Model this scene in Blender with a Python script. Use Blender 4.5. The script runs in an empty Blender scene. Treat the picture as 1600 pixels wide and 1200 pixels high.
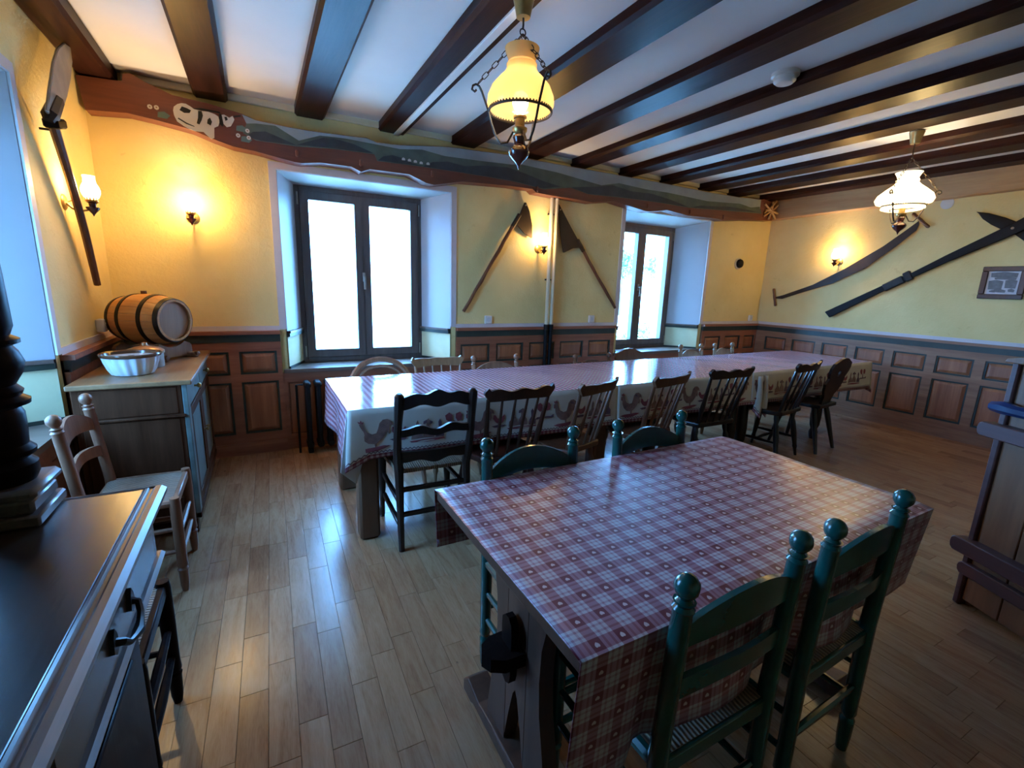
import bpy, bmesh, math, random
from mathutils import Vector, Matrix
random.seed(11)
sc = bpy.context.scene
COL = sc.collection
PI = math.pi

# ------------------------------------------------------------------ camera, light, exposure
def setup_camera():
    yaw, pit, rol, F, H = math.radians(28.7056), math.radians(11.9307), math.radians(1.8688), 721.588, 1.42
    f = Vector((math.sin(yaw)*math.cos(pit), math.cos(yaw)*math.cos(pit), -math.sin(pit)))
    r = Vector((math.cos(yaw), -math.sin(yaw), 0)); u = r.cross(f)
    r2 = math.cos(rol)*r + math.sin(rol)*u; u2 = -math.sin(rol)*r + math.cos(rol)*u
    cam = bpy.data.cameras.new('camera'); o = bpy.data.objects.new('camera', cam); COL.objects.link(o)
    m = Matrix((r2, u2, -f)).transposed().to_4x4(); m.translation = (0, 0, H)
    o.matrix_world = m
    cam.sensor_width = 36; cam.lens = F/1600*36; cam.clip_start = .02; cam.clip_end = 300
    sc.camera = o
setup_camera()

SKY = (.15, .45, 1.0); SKY_S = 26.0
w = bpy.data.worlds.new('sky'); sc.world = w; w.use_nodes = True
bg = w.node_tree.nodes['Background']; bg.inputs[0].default_value = (*SKY, 1); bg.inputs[1].default_value = SKY_S

def portal(name, loc, sx, sy, rot):
    l = bpy.data.lights.new(name, 'AREA'); l.shape = 'RECTANGLE'; l.size = sx; l.size_y = sy
    l.cycles.is_portal = True
    o = bpy.data.objects.new(name, l); COL.objects.link(o); o.location = loc; o.rotation_euler = rot
portal('daylight_portal', (.87, 4.80, 1.45), 1.2, 1.6, (-PI/2, 0, 0))
portal('daylight_portal', (4.22, 4.80, 1.45), 1.2, 1.6, (-PI/2, 0, 0))
portal('daylight_portal', (-1.48, 2.27, 1.45), 1.6, 1.2, (0, PI/2*-1, 0))

vs = sc.view_settings
sc.display_settings.display_device = 'sRGB'
vs.view_transform = 'Standard'; vs.look = 'None'; vs.gamma = 1; vs.use_curve_mapping = False
vs.exposure = 1.34
cy = sc.cycles
cy.max_bounces = 6; cy.diffuse_bounces = 4; cy.glossy_bounces = 3; cy.transparent_max_bounces = 8
cy.use_adaptive_sampling = True; cy.adaptive_threshold = .03
cy.sample_clamp_indirect = 4; cy.caustics_reflective = False; cy.caustics_refractive = False
cy.use_denoising = True

# ------------------------------------------------------------------ mesh helper
class MB:
    def __init__(s): s.v = []; s.f = []; s.uv = {}; s.mi = []
    def add(s, vs, fs, M=None, mi=0):
        n = len(s.v)
        for p in vs:
            p = Vector(p)
            s.v.append(tuple(M @ p if M is not None else p))
        for f in fs: s.f.append(tuple(i+n for i in f)); s.mi.append(mi)
        return s
    def box(s, x0, x1, y0, y1, z0, z1, M=None, c=0.0):
        if c <= 0:
            vs = [(x, y, z) for z in (z0, z1) for y in (y0, y1) for x in (x0, x1)]
            return s.add(vs, [(0,2,3,1),(4,5,7,6),(0,1,5,4),(2,6,7,3),(0,4,6,2),(1,3,7,5)], M)
        c = min(c, abs(x1-x0)*.45, abs(y1-y0)*.45, abs(z1-z0)*.45)
        X = (x0, x1); Y = (y0, y1); Z = (z0, z1); vs = []; idx = {}
        for i in (0, 1):
            for j in (0, 1):
                for k in (0, 1):
                    dx = c if i == 0 else -c; dy = c if j == 0 else -c; dz = c if k == 0 else -c
                    idx[i,j,k,'x'] = len(vs); vs.append((X[i], Y[j]+dy, Z[k]+dz))
                    idx[i,j,k,'y'] = len(vs); vs.append((X[i]+dx, Y[j], Z[k]+dz))
                    idx[i,j,k,'z'] = len(vs); vs.append((X[i]+dx, Y[j]+dy, Z[k]))
        fs = []
        for i in (0, 1):
            fs.append([idx[i,0,0,'x'], idx[i,1,0,'x'], idx[i,1,1,'x'], idx[i,0,1,'x']])
            fs.append([idx[0,i,0,'y'], idx[1,i,0,'y'], idx[1,i,1,'y'], idx[0,i,1,'y']])
            fs.append([idx[0,0,i,'z'], idx[1,0,i,'z'], idx[1,1,i,'z'], idx[0,1,i,'z']])
        for a in (0, 1):
            for b in (0, 1):
                fs.append([idx[0,a,b,'y'], idx[1,a,b,'y'], idx[1,a,b,'z'], idx[0,a,b,'z']])
                fs.append([idx[a,0,b,'x'], idx[a,1,b,'x'], idx[a,1,b,'z'], idx[a,0,b,'z']])
                fs.append([idx[a,b,0,'x'], idx[a,b,1,'x'], idx[a,b,1,'y'], idx[a,b,0,'y']])
                for k in (0, 1): fs.append([idx[a,b,k,'x'], idx[a,b,k,'y'], idx[a,b,k,'z']])
        return s.add(vs, fs, M)
    def prism(s, pts, d0, d1, axis='y', M=None):
        n = len(pts); vs = []
        for d in (d0, d1):
            for a, b in pts: vs.append({'x': (d, a, b), 'y': (a, d, b), 'z': (a, b, d)}[axis])
        fs = [tuple(range(n)), tuple(range(2*n-1, n-1, -1))] + [(i, (i+1) % n, n+(i+1) % n, n+i) for i in range(n)]
        return s.add(vs, fs, M)
    def tube(s, path, r, n=8, M=None, flat=1.0, closed=False):
        P = [Vector(p) for p in path]; m = len(P)
        R = r if isinstance(r, (list, tuple)) else [r]*m
        vs = []; up = None
        for i in range(m):
            if closed: t = P[(i+1) % m]-P[i-1]
            else: t = P[min(i+1, m-1)]-P[max(i-1, 0)]
            t.normalize()
            if up is None:
                a = Vector((0, 0, 1)) if abs(t.z) < .9 else Vector((0, 1, 0))
                up = (a - t*a.dot(t)).normalized()
            else:
                up = (up - t*up.dot(t)).normalized()
            sd = t.cross(up)
            for k in range(n):
                a = 2*PI*k/n + PI/n
                vs.append(P[i] + (up*math.cos(a)*flat + sd*math.sin(a))*R[i])
        fs = []
        for i in range(m if closed else m-1):
            j = (i+1) % m
            for k in range(n): fs.append((i*n+k, i*n+(k+1) % n, j*n+(k+1) % n, j*n+k))
        if not closed: fs += [tuple(range(n-1, -1, -1)), tuple(range((m-1)*n, m*n))]
        return s.add(vs, fs, M)
    def turned(s, a, b, prof, n=10, M=None):
        a = Vector(a); b = Vector(b)
        return s.tube([a.lerp(b, t) for t, r in prof], [r for t, r in prof], n, M)
    def lathe(s, prof, c=(0, 0, 0), n=24, M=None, flute=0, nf=0, twist=0.0, cap=True):
        vs = []; m = len(prof)
        for i, (r, z) in enumerate(prof):
            for k in range(n):
                a = 2*PI*k/n
                rr = r*(1+flute*math.cos(nf*a+twist*z)) if nf else r
                vs.append((c[0]+rr*math.cos(a), c[1]+rr*math.sin(a), c[2]+z))
        fs = [(i*n+k, i*n+(k+1) % n, (i+1)*n+(k+1) % n, (i+1)*n+k) for i in range(m-1) for k in range(n)]
        if cap: fs += [tuple(range(n-1, -1, -1)), tuple(range((m-1)*n, m*n))]
        return s.add(vs, fs, M)
    def grid(s, fn, nu, nv, M=None, uvf=None, mi=0):
        n0 = len(s.v); vs = []
        for j in range(nv+1):
            for i in range(nu+1):
                vs.append(fn(i/nu, j/nv))
                if uvf: s.uv[n0+len(vs)-1] = uvf(i/nu, j/nv)
        fs = [(j*(nu+1)+i, j*(nu+1)+i+1, (j+1)*(nu+1)+i+1, (j+1)*(nu+1)+i) for j in range(nv) for i in range(nu)]
        return s.add(vs, fs, M, mi)
    def mesh(s, name, mats, smooth=True, recalc=True):
        me = bpy.data.meshes.new(name); me.from_pydata(s.v, [], s.f)
        for m in (mats if isinstance(mats, (list, tuple)) else [mats]): me.materials.append(m)
        if len(me.materials) > 1: me.polygons.foreach_set('material_index', s.mi)
        if s.uv:
            ul = me.uv_layers.new(name='uv')
            for li, l in enumerate(me.loops): ul.data[li].uv = s.uv.get(l.vertex_index, (0, 0))
        if recalc:
            b = bmesh.new(); b.from_mesh(me); bmesh.ops.recalc_face_normals(b, faces=b.faces); b.to_mesh(me); b.free()
        if smooth:
            me.polygons.foreach_set('use_smooth', [True]*len(me.polygons)); me.set_sharp_from_angle(angle=.65)
        return me
    def build(s, name, mats, parent=None, smooth=True, recalc=True, loc=None):
        o = bpy.data.objects.new(name, s.mesh(name, mats, smooth, recalc)); COL.objects.link(o)
        if parent: o.parent = parent
        if loc: o.location = loc
        return o

def tag(o, label, cat, group=None):
    o['label'] = label; o['category'] = cat
    if group: o['group'] = group
    return o
def struct(o, label=None):
    o['kind'] = 'structure'
    if label: o['label'] = label
    return o
def thing(name, loc, label, cat, group=None, rz=0.0):
    o = bpy.data.objects.new(name, None); COL.objects.link(o); o.location = loc; o.rotation_euler = (0, 0, rz)
    o.empty_display_size = .1
    return tag(o, label, cat, group)
def copy_tree(o, parent=None):
    c = o.copy(); COL.objects.link(c)
    c.parent = parent
    for ch in o.children: copy_tree(ch, c)
    return c
def bevel(o, wd=.004, seg=2):
    m = o.modifiers.new('bevel', 'BEVEL'); m.width = wd; m.segments = seg; m.limit_method = 'ANGLE'; m.angle_limit = .6
    return o
def frame(origin, ex, ey=None):
    ex = Vector(ex).normalized(); ez = Vector((0, 0, 1)); ey = ez.cross(ex)
    m = Matrix((ex, ey, ez)).transposed().to_4x4(); m.translation = origin
    return m

# ------------------------------------------------------------------ materials
class NT:
    def __init__(s, name):
        s.m = bpy.data.materials.new(name); s.m.use_nodes = True; s.t = s.m.node_tree; s.n = s.t.nodes
        s.b = s.n['Principled BSDF']; s.out = s.n['Material Output']
    def node(s, ty, **kw):
        nd = s.n.new(ty)
        for k, v in kw.items(): setattr(nd, k, v)
        return nd
    def link(s, a, b): s.t.links.new(a, b)
    def val(s, sock, v):
        if isinstance(v, (int, float)): sock.default_value = v
        elif isinstance(v, (tuple, list)): sock.default_value = (*v, 1) if len(v) == 3 and len(sock.default_value) == 4 else v
        else: s.link(v, sock)
    def math(s, op, a, b=0.0, c=0.0):
        nd = s.node('ShaderNodeMath', operation=op)
        s.val(nd.inputs[0], a); s.val(nd.inputs[1], b); s.val(nd.inputs[2], c)
        return nd.outputs[0]
    def mix(s, f, a, b, blend='MIX'):
        nd = s.node('ShaderNodeMix', data_type='RGBA', blend_type=blend)
        s.val(nd.inputs[0], f); s.val(nd.inputs[6], a); s.val(nd.inputs[7], b)
        return nd.outputs[2]
    def coord(s, which='Object', scale=(1, 1, 1), rot=(0, 0, 0)):
        tc = s.node('ShaderNodeTexCoord'); mp = s.node('ShaderNodeMapping')
        mp.inputs['Scale'].default_value = scale; mp.inputs['Rotation'].default_value = rot
        s.link(tc.outputs[which], mp.inputs[0]); return mp.outputs[0]
    def noise(s, vec, scale=5, detail=4, rough=.55, dist=0.0):
        nd = s.node('ShaderNodeTexNoise'); nd.inputs['Scale'].default_value = scale; nd.inputs['Detail'].default_value = detail
        nd.inputs['Roughness'].default_value = rough; nd.inputs['Distortion'].default_value = dist
        s.link(vec, nd.inputs['Vector']); return nd.outputs['Fac']
    def ramp(s, f, stops):
        nd = s.node('ShaderNodeValToRGB'); cr = nd.color_ramp
        while len(cr.elements) < len(stops): cr.elements.new(.5)
        for e, (p, c) in zip(cr.elements, stops): e.position = p; e.color = (*c, 1)
        s.link(f, nd.inputs[0]); return nd.outputs[0]
    def bump(s, h, strength=.2, dist=.01):
        nd = s.node('ShaderNodeBump'); nd.inputs['Strength'].default_value = strength; nd.inputs['Distance'].default_value = dist
        s.link(h, nd.inputs['Height']); s.link(nd.outputs[0], s.b.inputs['Normal'])
    def set(s, color=None, rough=.5, metal=0.0, coat=0.0, spec=.5):
        if color is not None: s.val(s.b.inputs['Base Color'], color)
        s.val(s.b.inputs['Roughness'], rough); s.val(s.b.inputs['Metallic'], metal)
        s.b.inputs['Coat Weight'].default_value = coat; s.b.inputs['Coat Roughness'].default_value = .15
        s.b.inputs['Specular IOR Level'].default_value = spec
        return s.m

def sc3(c, k): return tuple(x*k for x in c)
def plain(name, c, rough=.5, metal=0.0, coat=0.0, var=.12, nscale=8, bump=0.0):
    t = NT(name); v = t.coord()
    n = t.noise(v, nscale, 5)
    col = t.ramp(n, [(.3, sc3(c, 1-var)), (.7, sc3(c, 1+var*.6))])
    if bump: t.bump(t.noise(v, nscale*6, 3), bump, .004)
    return t.set(col, rough, metal, coat)
def wood(name, dark, light, axis='x', scale=1.0, rough=.45, coat=0.0, bump=.12, rnd=0.0, spec=.5):
    t = NT(name)
    st = {'x': (1.2, 14, 14), 'y': (14, 1.2, 14), 'z': (14, 14, 1.2)}[axis]
    v = t.coord('Object', tuple(a*scale for a in st))
    if rnd:
        oi = t.node('ShaderNodeObjectInfo'); add = t.node('ShaderNodeVectorMath', operation='ADD')
        cmb = t.node('ShaderNodeCombineXYZ'); k = t.math('MULTIPLY', oi.outputs['Random'], 37.0)
        for i in range(3): t.link(k, cmb.inputs[i])
        t.link(v, add.inputs[0]); t.link(cmb.outputs[0], add.inputs[1]); v = add.outputs[0]
    n1 = t.noise(v, 1.6, 6, .6, .6); n2 = t.noise(v, 7, 3, .5)
    f = t.math('ADD', t.math('MULTIPLY', n1, .75), t.math('MULTIPLY', n2, .25))
    col = t.ramp(f, [(.3, dark), (.52, tuple((a+b)/2 for a, b in zip(dark, light))), (.72, light)])
    if rnd:
        oi2 = t.node('ShaderNodeObjectInfo')
        col = t.mix(t.math('MULTIPLY', oi2.outputs['Random'], rnd), col, sc3(dark, .8))
    t.bump(f, bump, .004)
    return t.set(col, rough, 0, coat, spec)

M = {}
def plaster():
    t = NT('yellow_plaster'); v = t.coord()
    n = t.noise(v, 1.3, 5, .6); n2 = t.noise(v, 9, 6, .65, .4); n3 = t.noise(v, 60, 3)
    c = t.ramp(n, [(.3, (.74, .555, .225)), (.7, (.84, .67, .31))])
    c = t.mix(t.math('MULTIPLY', t.math('GREATER_THAN', n2, .66), .25), c, (.55, .36, .14))
    h = t.math('ADD', t.math('MULTIPLY', n2, .8), t.math('MULTIPLY', n3, .25)); t.bump(h, .35, .02)
    return t.set(c, .75, 0, 0, .3)
M['plaster'] = plaster()
M['ceiling'] = plain('ceiling_paint', (.74, .70, .66), .8, var=.05, nscale=2, bump=.1)
M['cream'] = plain('cream_paint', (.70, .58, .38), .6, var=.06)
M['whitewall'] = plain('white_reveal_paint', (.50, .50, .52), .5, var=.04, nscale=3)
M['trimwhite'] = plain('window_trim_paint', (.62, .56, .56), .5, var=.06)
M['green_plaster'] = plain('pale_reveal_plaster', (.70, .62, .36), .7, var=.08)
M['beam'] = wood('dark_stained_beam', (.013, .0045, .0035), (.045, .015, .010), 'y', .8, .38, .0, .3, 0, .5)
M['beam'].node_tree.nodes['Principled BSDF'].inputs['IOR'].default_value = 1.16
M['painted'] = wood('red_brown_timber', (.085, .022, .012), (.20, .06, .03), 'x', .6, .5, 0, .2)
M['paleoak'] = wood('pale_timber', (.40, .21, .085), (.62, .38, .18), 'y', .5, .55, 0, .2)
M['wains'] = wood('wainscot_wood', (.20, .060, .030), (.40, .145, .075), 'x', .7, .45, 0, .12)
M['wains_v'] = wood('wainscot_panel_wood', (.22, .070, .030), (.46, .175, .078), 'z', .6, .42, 0, .12, .15)
M['wains_r'] = wood('right_wainscot_wood', (.19, .078, .038), (.38, .185, .095), 'y', .7, .5, 0, .12)
M['greenband'] = plain('dark_green_paint', (.030, .040, .030), .4, var=.25)
M['winframe'] = wood('window_frame_brown', (.075, .055, .050), (.14, .11, .10), 'z', .8, .4)  # brown lightened a little to hold the bloom from the bright panes
M['sill'] = wood('window_sill_wood', (.10, .06, .045), (.21, .14, .11), 'x', .6, .3)
def glass_pane():
    t = NT('window_glass'); g = t.node('ShaderNodeBsdfGlossy'); g.inputs['Roughness'].default_value = .0
    tr = t.node('ShaderNodeBsdfTransparent'); tr.inputs[0].default_value = (.97, .98, .98, 1)
    mx = t.node('ShaderNodeMixShader'); mx.inputs[0].default_value = .07
    t.link(tr.outputs[0], mx.inputs[1]); t.link(g.outputs[0], mx.inputs[2])
    t.link(mx.outputs[0], t.out.inputs[0]); return t.m
M['glass'] = glass_pane()
def floor_wood(name):
    t = NT(name); v = t.coord('Object', (14, 1.6, 14))
    oi = t.node('ShaderNodeObjectInfo'); ge = t.node('ShaderNodeNewGeometry')
    r = t.math('FRACT', t.math('ADD', oi.outputs['Random'], t.math('MULTIPLY', ge.outputs['Random Per Island'], 7.31)))
    cmb = t.node('ShaderNodeCombineXYZ'); k = t.math('MULTIPLY', r, 53.0)
    t.link(k, cmb.inputs[0]); t.link(k, cmb.inputs[1])
    ad = t.node('ShaderNodeVectorMath', operation='ADD'); t.link(v, ad.inputs[0]); t.link(cmb.outputs[0], ad.inputs[1])
    n1 = t.noise(ad.outputs[0], 2.2, 6, .62, .8); n2 = t.noise(ad.outputs[0], 16, 3)
    f = t.math('ADD', t.math('MULTIPLY', n1, .7), t.math('MULTIPLY', n2, .3))
    col = t.ramp(f, [(.3, (.26, .125, .060)), (.5, (.38, .205, .108)), (.72, (.46, .27, .15))])
    tone = t.ramp(r, [(0, (.74, .66, .60)), (.2, (.95, .93, .92)), (.6, (1.03, 1.02, 1.0)), (.85, (.88, .82, .77)), (1, (1.12, 1.10, 1.07))])
    col = t.mix(1.0, col, tone, 'MULTIPLY')
    kn = t.noise(t.coord('Object', (3, 1.2, 3)), 9, 2, .5)
    col = t.mix(t.math('MULTIPLY', t.math('GREATER_THAN', kn, .74), .6), col, (.10, .05, .03))
    t.bump(f, .05, .003)
    rg = t.math('ADD', .18, t.math('MULTIPLY', n1, .13))
    return t.set(col, rg, 0, 0, .5)
M['floor'] = floor_wood('oak_floorboard')
M['floorgap'] = plain('floor_joint', (.02, .012, .008), .8)
M['dark'] = wood('dark_walnut', (.006, .003, .0025), (.022, .009, .006), 'z', 1, .35, 0, .1, 0, .5)
M['darkred'] = wood('dark_red_mahogany', (.022, .006, .004), (.062, .017, .010), 'z', 1, .3, 0, .1)
M['midbrown'] = wood('mid_brown_chair_wood', (.075, .025, .012), (.19, .075, .035), 'z', 1, .38)
M['lightbrown'] = wood('light_brown_chair_wood', (.16, .075, .035), (.34, .18, .09), 'z', 1, .4)
M['pinkbrown'] = wood('worn_brown_chair_wood', (.15, .058, .03), (.32, .145, .08), 'z', 1, .4)
M['green'] = plain('glossy_teal_green_paint', (.004, .070, .058), .24, coat=.3, var=.18, nscale=14)
def rush():
    t = NT('woven_rush'); v = t.coord('Object')
    wv = t.node('ShaderNodeTexWave'); wv.inputs['Scale'].default_value = 26; wv.inputs['Distortion'].default_value = 1.5
    t.link(v, wv.inputs['Vector']); n = t.noise(v, 30, 4)
    col = t.ramp(t.math('ADD', t.math('MULTIPLY', wv.outputs['Fac'], .5), t.math('MULTIPLY', n, .5)), [(.25, (.10, .06, .04)), (.7, (.30, .20, .13))])
    t.bump(wv.outputs['Fac'], .5, .006); return t.set(col, .6)
M['rush'] = rush()
M['cabinet'] = wood('cabinet_worn_oak', (.045, .015, .007), (.11, .040, .019), 'z', .7, .5, 0, .12, 0, .2)
M['cabtop'] = wood('cabinet_top_oak', (.17, .075, .03), (.36, .18, .075), 'y', .6, .38)
M['sidebd'] = wood('sideboard_dark_oak', (.014, .008, .006), (.055, .030, .020), 'y', .8, .27, 0, .15, 0, .6)
M['sbedge'] = wood('sideboard_window_sheen', (.08, .062, .056), (.22, .17, .15), 'y', .8, .36, 0, .2, 0, .8)  # window sheen on the mouldings and plinths, lightened into the base colour
M['blackwood'] = wood('black_stain_and_shade_wood', (.006, .004, .004), (.02, .011, .009), 'z', 1, .38, 0, .1, 0, .3)  # black wood, also the painted-in shade of the chair by the sideboard
M['blackwood'].node_tree.nodes['Principled BSDF'].inputs['IOR'].default_value = 1.15
M['cabinet'].node_tree.nodes['Principled BSDF'].inputs['IOR'].default_value = 1.2
M['trestle'] = wood('trestle_brown_oak', (.050, .020, .012), (.125, .055, .034), 'z', .8, .42)
M['tableleg'] = wood('table_leg_oak', (.085, .036, .018), (.17, .078, .042), 'z', .8, .4)
M['iron'] = plain('dark_iron', (.022, .020, .020), .45, .6, var=.3, nscale=20)
M['rustiron'] = plain('dark_brown_iron', (.035, .022, .016), .5, .5, var=.3, nscale=12)
M['steel'] = plain('grey_tool_steel', (.34, .30, .25), .45, .1, var=.25, nscale=10)
M['brass'] = plain('aged_brass', (.42, .27, .10), .35, .8, var=.2, nscale=20)
M['white_plastic'] = plain('white_plastic', (.72, .70, .66), .4, var=.03)
M['black'] = plain('black_enamel', (.007, .007, .008), .6, var=.2); M['black'].node_tree.nodes['Principled BSDF'].inputs['Specular IOR Level'].default_value = .2
M['stave'] = wood('barrel_oak', (.48, .19, .05), (.72, .36, .12), 'x', .8, .35, 0, .1, 0)
M['barrelend'] = wood('barrel_head_oak', (.26, .13, .06), (.40, .23, .12), 'z', .8, .45)
M['porcelain'] = plain('pale_glazed_ceramic', (.62, .64, .66), .18, var=.05)
M['brownglaze'] = plain('brown_glaze', (.11, .045, .022), .15, var=.2)
M['copper'] = plain('copper_lid', (.45, .24, .12), .35, .6, var=.2)
M['redglaze'] = plain('red_brown_glaze', (.10, .018, .012), .18, coat=.5, var=.2)
M['paper'] = plain('print_paper', (.60, .62, .64), .6, var=.05)
M['ink'] = plain('grey_print_ink', (.16, .17, .18), .6, var=.3, nscale=30)
M['skypaint'] = plain('painted_sky', (.27, .31, .32), .6, var=.15, nscale=5)
M['hillpaint'] = plain('painted_hills', (.085, .115, .085), .6, var=.35, nscale=6)
M['darkhill'] = plain('painted_dark_hills', (.035, .042, .048), .6, var=.4, nscale=8)
M['cowwhite'] = plain('painted_white', (.62, .58, .52), .6, var=.1)
M['cowblack'] = plain('painted_black', (.012, .012, .012), .6)
M['tealpaint'] = plain('painted_teal', (.10, .17, .15), .6, var=.2)
M['printred'] = plain('print_dull_red', (.26, .060, .075), .75, var=.3, nscale=30)
M['printbrown'] = plain('print_brown', (.24, .13, .11), .75, var=.35, nscale=25)
M['printdark'] = plain('print_plum', (.13, .07, .10), .75, var=.3, nscale=25)
M['plum'] = wood('plum_stained_batten', (.055, .018, .015), (.13, .046, .038), 'x', .8, .45)
M['rustic'] = wood('rustic_plank', (.15, .058, .024), (.32, .145, .062), 'z', .6, .45, 0, .15, .4)
M['bluepaint'] = plain('dark_blue_paint', (.012, .028, .085), .3, var=.2)
M['paintedpanel'] = plain('painted_blue_green_panel', (.13, .16, .14), .35, var=.4, nscale=9)
M['gravel'] = plain('pale_gravel', (.62, .60, .55), .9, var=.15, nscale=6)
M['leaf'] = plain('shrub_leaf', (.22, .34, .17), .6, var=.4, nscale=10)
M['bark'] = plain('bark', (.10, .07, .05), .8)

def shade_mat(name, col, emis, trans):
    t = NT(name)
    tr = t.node('ShaderNodeBsdfTransparent'); tr.inputs[0].default_value = (*col, 1)
    tl = t.node('ShaderNodeBsdfTranslucent'); tl.inputs[0].default_value = (*col, 1)
    df = t.node('ShaderNodeBsdfPrincipled'); df.inputs['Base Color'].default_value = (*col, 1); df.inputs['Roughness'].default_value = .12
    em = t.node('ShaderNodeEmission'); em.inputs[0].default_value = (*col, 1); em.inputs[1].default_value = emis
    m1 = t.node('ShaderNodeMixShader'); m1.inputs[0].default_value = .45
    t.link(df.outputs[0], m1.inputs[1]); t.link(tl.outputs[0], m1.inputs[2])
    ad = t.node('ShaderNodeAddShader'); t.link(m1.outputs[0], ad.inputs[0]); t.link(em.outputs[0], ad.inputs[1])
    m2 = t.node('ShaderNodeMixShader'); m2.inputs[0].default_value = trans
    t.link(ad.outputs[0], m2.inputs[1]); t.link(tr.outputs[0], m2.inputs[2]); t.link(m2.outputs[0], t.out.inputs[0])
    return t.m
def bulb_mat(name, col, s):
    t = NT(name); em = t.node('ShaderNodeEmission'); em.inputs[0].default_value = (*col, 1); em.inputs[1].default_value = s
    t.link(em.outputs[0], t.out.inputs[0]); return t.m
WARM = (1.0, .79, .52)
M['amberglass'] = shade_mat('amber_opal_glass', (.72, .46, .18), .0, .08)
M['opalglass'] = shade_mat('lit_opal_glass', (1.0, .86, .52), 1.6, .45)
M['sconceglass'] = shade_mat('lit_sconce_glass', (1.0, .80, .45), 3.5, .6)
M['bulb'] = bulb_mat('lamp_bulb', (1, .82, .5), 12)

def check_core(t, u, v, period):
    """banded gingham: returns (amount of red 0..1, cell coords centred)"""
    fu = t.math('FRACT', t.math('DIVIDE', u, period)); fv = t.math('FRACT', t.math('DIVIDE', v, period))
    def g(f):
        band = t.math('LESS_THAN', t.math('ABSOLUTE', t.math('SUBTRACT', f, .5)), .21)
        s1 = t.math('LESS_THAN', t.math('ABSOLUTE', t.math('SUBTRACT', f, .13)), .045)
        s2 = t.math('LESS_THAN', t.math('ABSOLUTE', t.math('SUBTRACT', f, .87)), .045)
        return t.math('ADD', band, t.math('MULTIPLY', t.math('ADD', s1, s2), .55))
    return g(fu), g(fv), t.math('SUBTRACT', fu, .5), t.math('SUBTRACT', fv, .5)
def heart_cloth():
    t = NT('red_check_heart_oilcloth'); tc = t.node('ShaderNodeTexCoord'); sp = t.node('ShaderNodeSeparateXYZ')
    t.link(tc.outputs['UV'], sp.inputs[0]); u, v = sp.outputs[0], sp.outputs[1]
    gu, gv, cu, cv = check_core(t, u, v, .062)
    am = t.math('MULTIPLY', t.math('ADD', gu, gv), .5)
    col = t.ramp(am, [(0, (.54, .49, .53)), (.28, (.45, .31, .36)), (.5, (.37, .17, .215)), (.78, (.28, .075, .105)), (1, (.17, .013, .026))])
    X = t.math('MULTIPLY', cu, 11.5); Y = t.math('ADD', t.math('MULTIPLY', cv, 11.5), .1)
    x2 = t.math('MULTIPLY', X, X); y2 = t.math('MULTIPLY', Y, Y)
    q = t.math('SUBTRACT', t.math('ADD', x2, y2), .75); q3 = t.math('MULTIPLY', t.math('MULTIPLY', q, q), q)
    hs = t.math('SUBTRACT', q3, t.math('MULTIPLY', x2, t.math('MULTIPLY', y2, Y)))
    col = t.mix(t.math('LESS_THAN', hs, 0.0), col, (.66, .52, .52))
    n = t.noise(t.coord('Object'), 5, 4); t.bump(n, .06, .02)
    return t.set(col, .32, 0, 0, .8)
M['heartcloth'] = heart_cloth()
def fine_check():
    t = NT('fine_red_check_oilcloth'); tc = t.node('ShaderNodeTexCoord'); sp = t.node('ShaderNodeSeparateXYZ')
    t.link(tc.outputs['UV'], sp.inputs[0]); u, v = sp.outputs[0], sp.outputs[1]
    fu = t.math('FRACT', t.math('DIVIDE', u, .034)); fv = t.math('FRACT', t.math('DIVIDE', v, .034))
    a = t.math('MULTIPLY', t.math('ADD', t.math('LESS_THAN', fu, .5), t.math('LESS_THAN', fv, .5)), .5)
    col = t.ramp(a, [(0, (.62, .54, .56)), (.5, (.44, .22, .26)), (1, (.27, .06, .085))])
    n = t.noise(t.coord('Object'), 4, 4); t.bump(n, .05, .02)
    return t.set(col, .13, 0, 0, .5)
M['finecheck'] = fine_check()
def border_cloth():
    t = NT('cream_border_oilcloth'); tc = t.node('ShaderNodeTexCoord'); sp = t.node('ShaderNodeSeparateXYZ')
    t.link(tc.outputs['UV'], sp.inputs[0]); u, v = sp.outputs[0], sp.outputs[1]
    base = t.ramp(t.noise(t.coord('Object'), 6, 3), [(.3, (.54, .48, .41)), (.7, (.62, .56, .48))])
    hem = t.math('GREATER_THAN', v, .91)
    fu = t.math('LESS_THAN', t.math('FRACT', t.math('DIVIDE', u, .03)), .5)
    fv = t.math('LESS_THAN', t.math('FRACT', t.math('DIVIDE', v, .07)), .5)
    hc = t.ramp(t.math('MULTIPLY', t.math('ADD', fu, fv), .5), [(0, (.60, .50, .50)), (.5, (.34, .14, .17)), (1, (.20, .03, .05))])
    col = t.mix(hem, base, hc)
    zz = t.math('ABSOLUTE', t.math('SUBTRACT', t.math('FRACT', t.math('DIVIDE', u, .022)), .5))
    zl = t.math('LESS_THAN', t.math('ABSOLUTE', t.math('SUBTRACT', v, t.math('ADD', .865, t.math('MULTIPLY', zz, .06)))), .012)
    col = t.mix(zl, col, (.14, .08, .10))
    return t.set(col, .3, 0, 0, .4)
M['border'] = border_cloth()
M['clothback'] = plain('cloth_white_back', (.62, .60, .60), .6, var=.04)

# ------------------------------------------------------------------ room shell
XL, XR, YB, YF, ZC = -.894, 6.28, 4.2, -2.6, 2.70
OUT = .58                                             # thickness of the old stone walls

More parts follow.
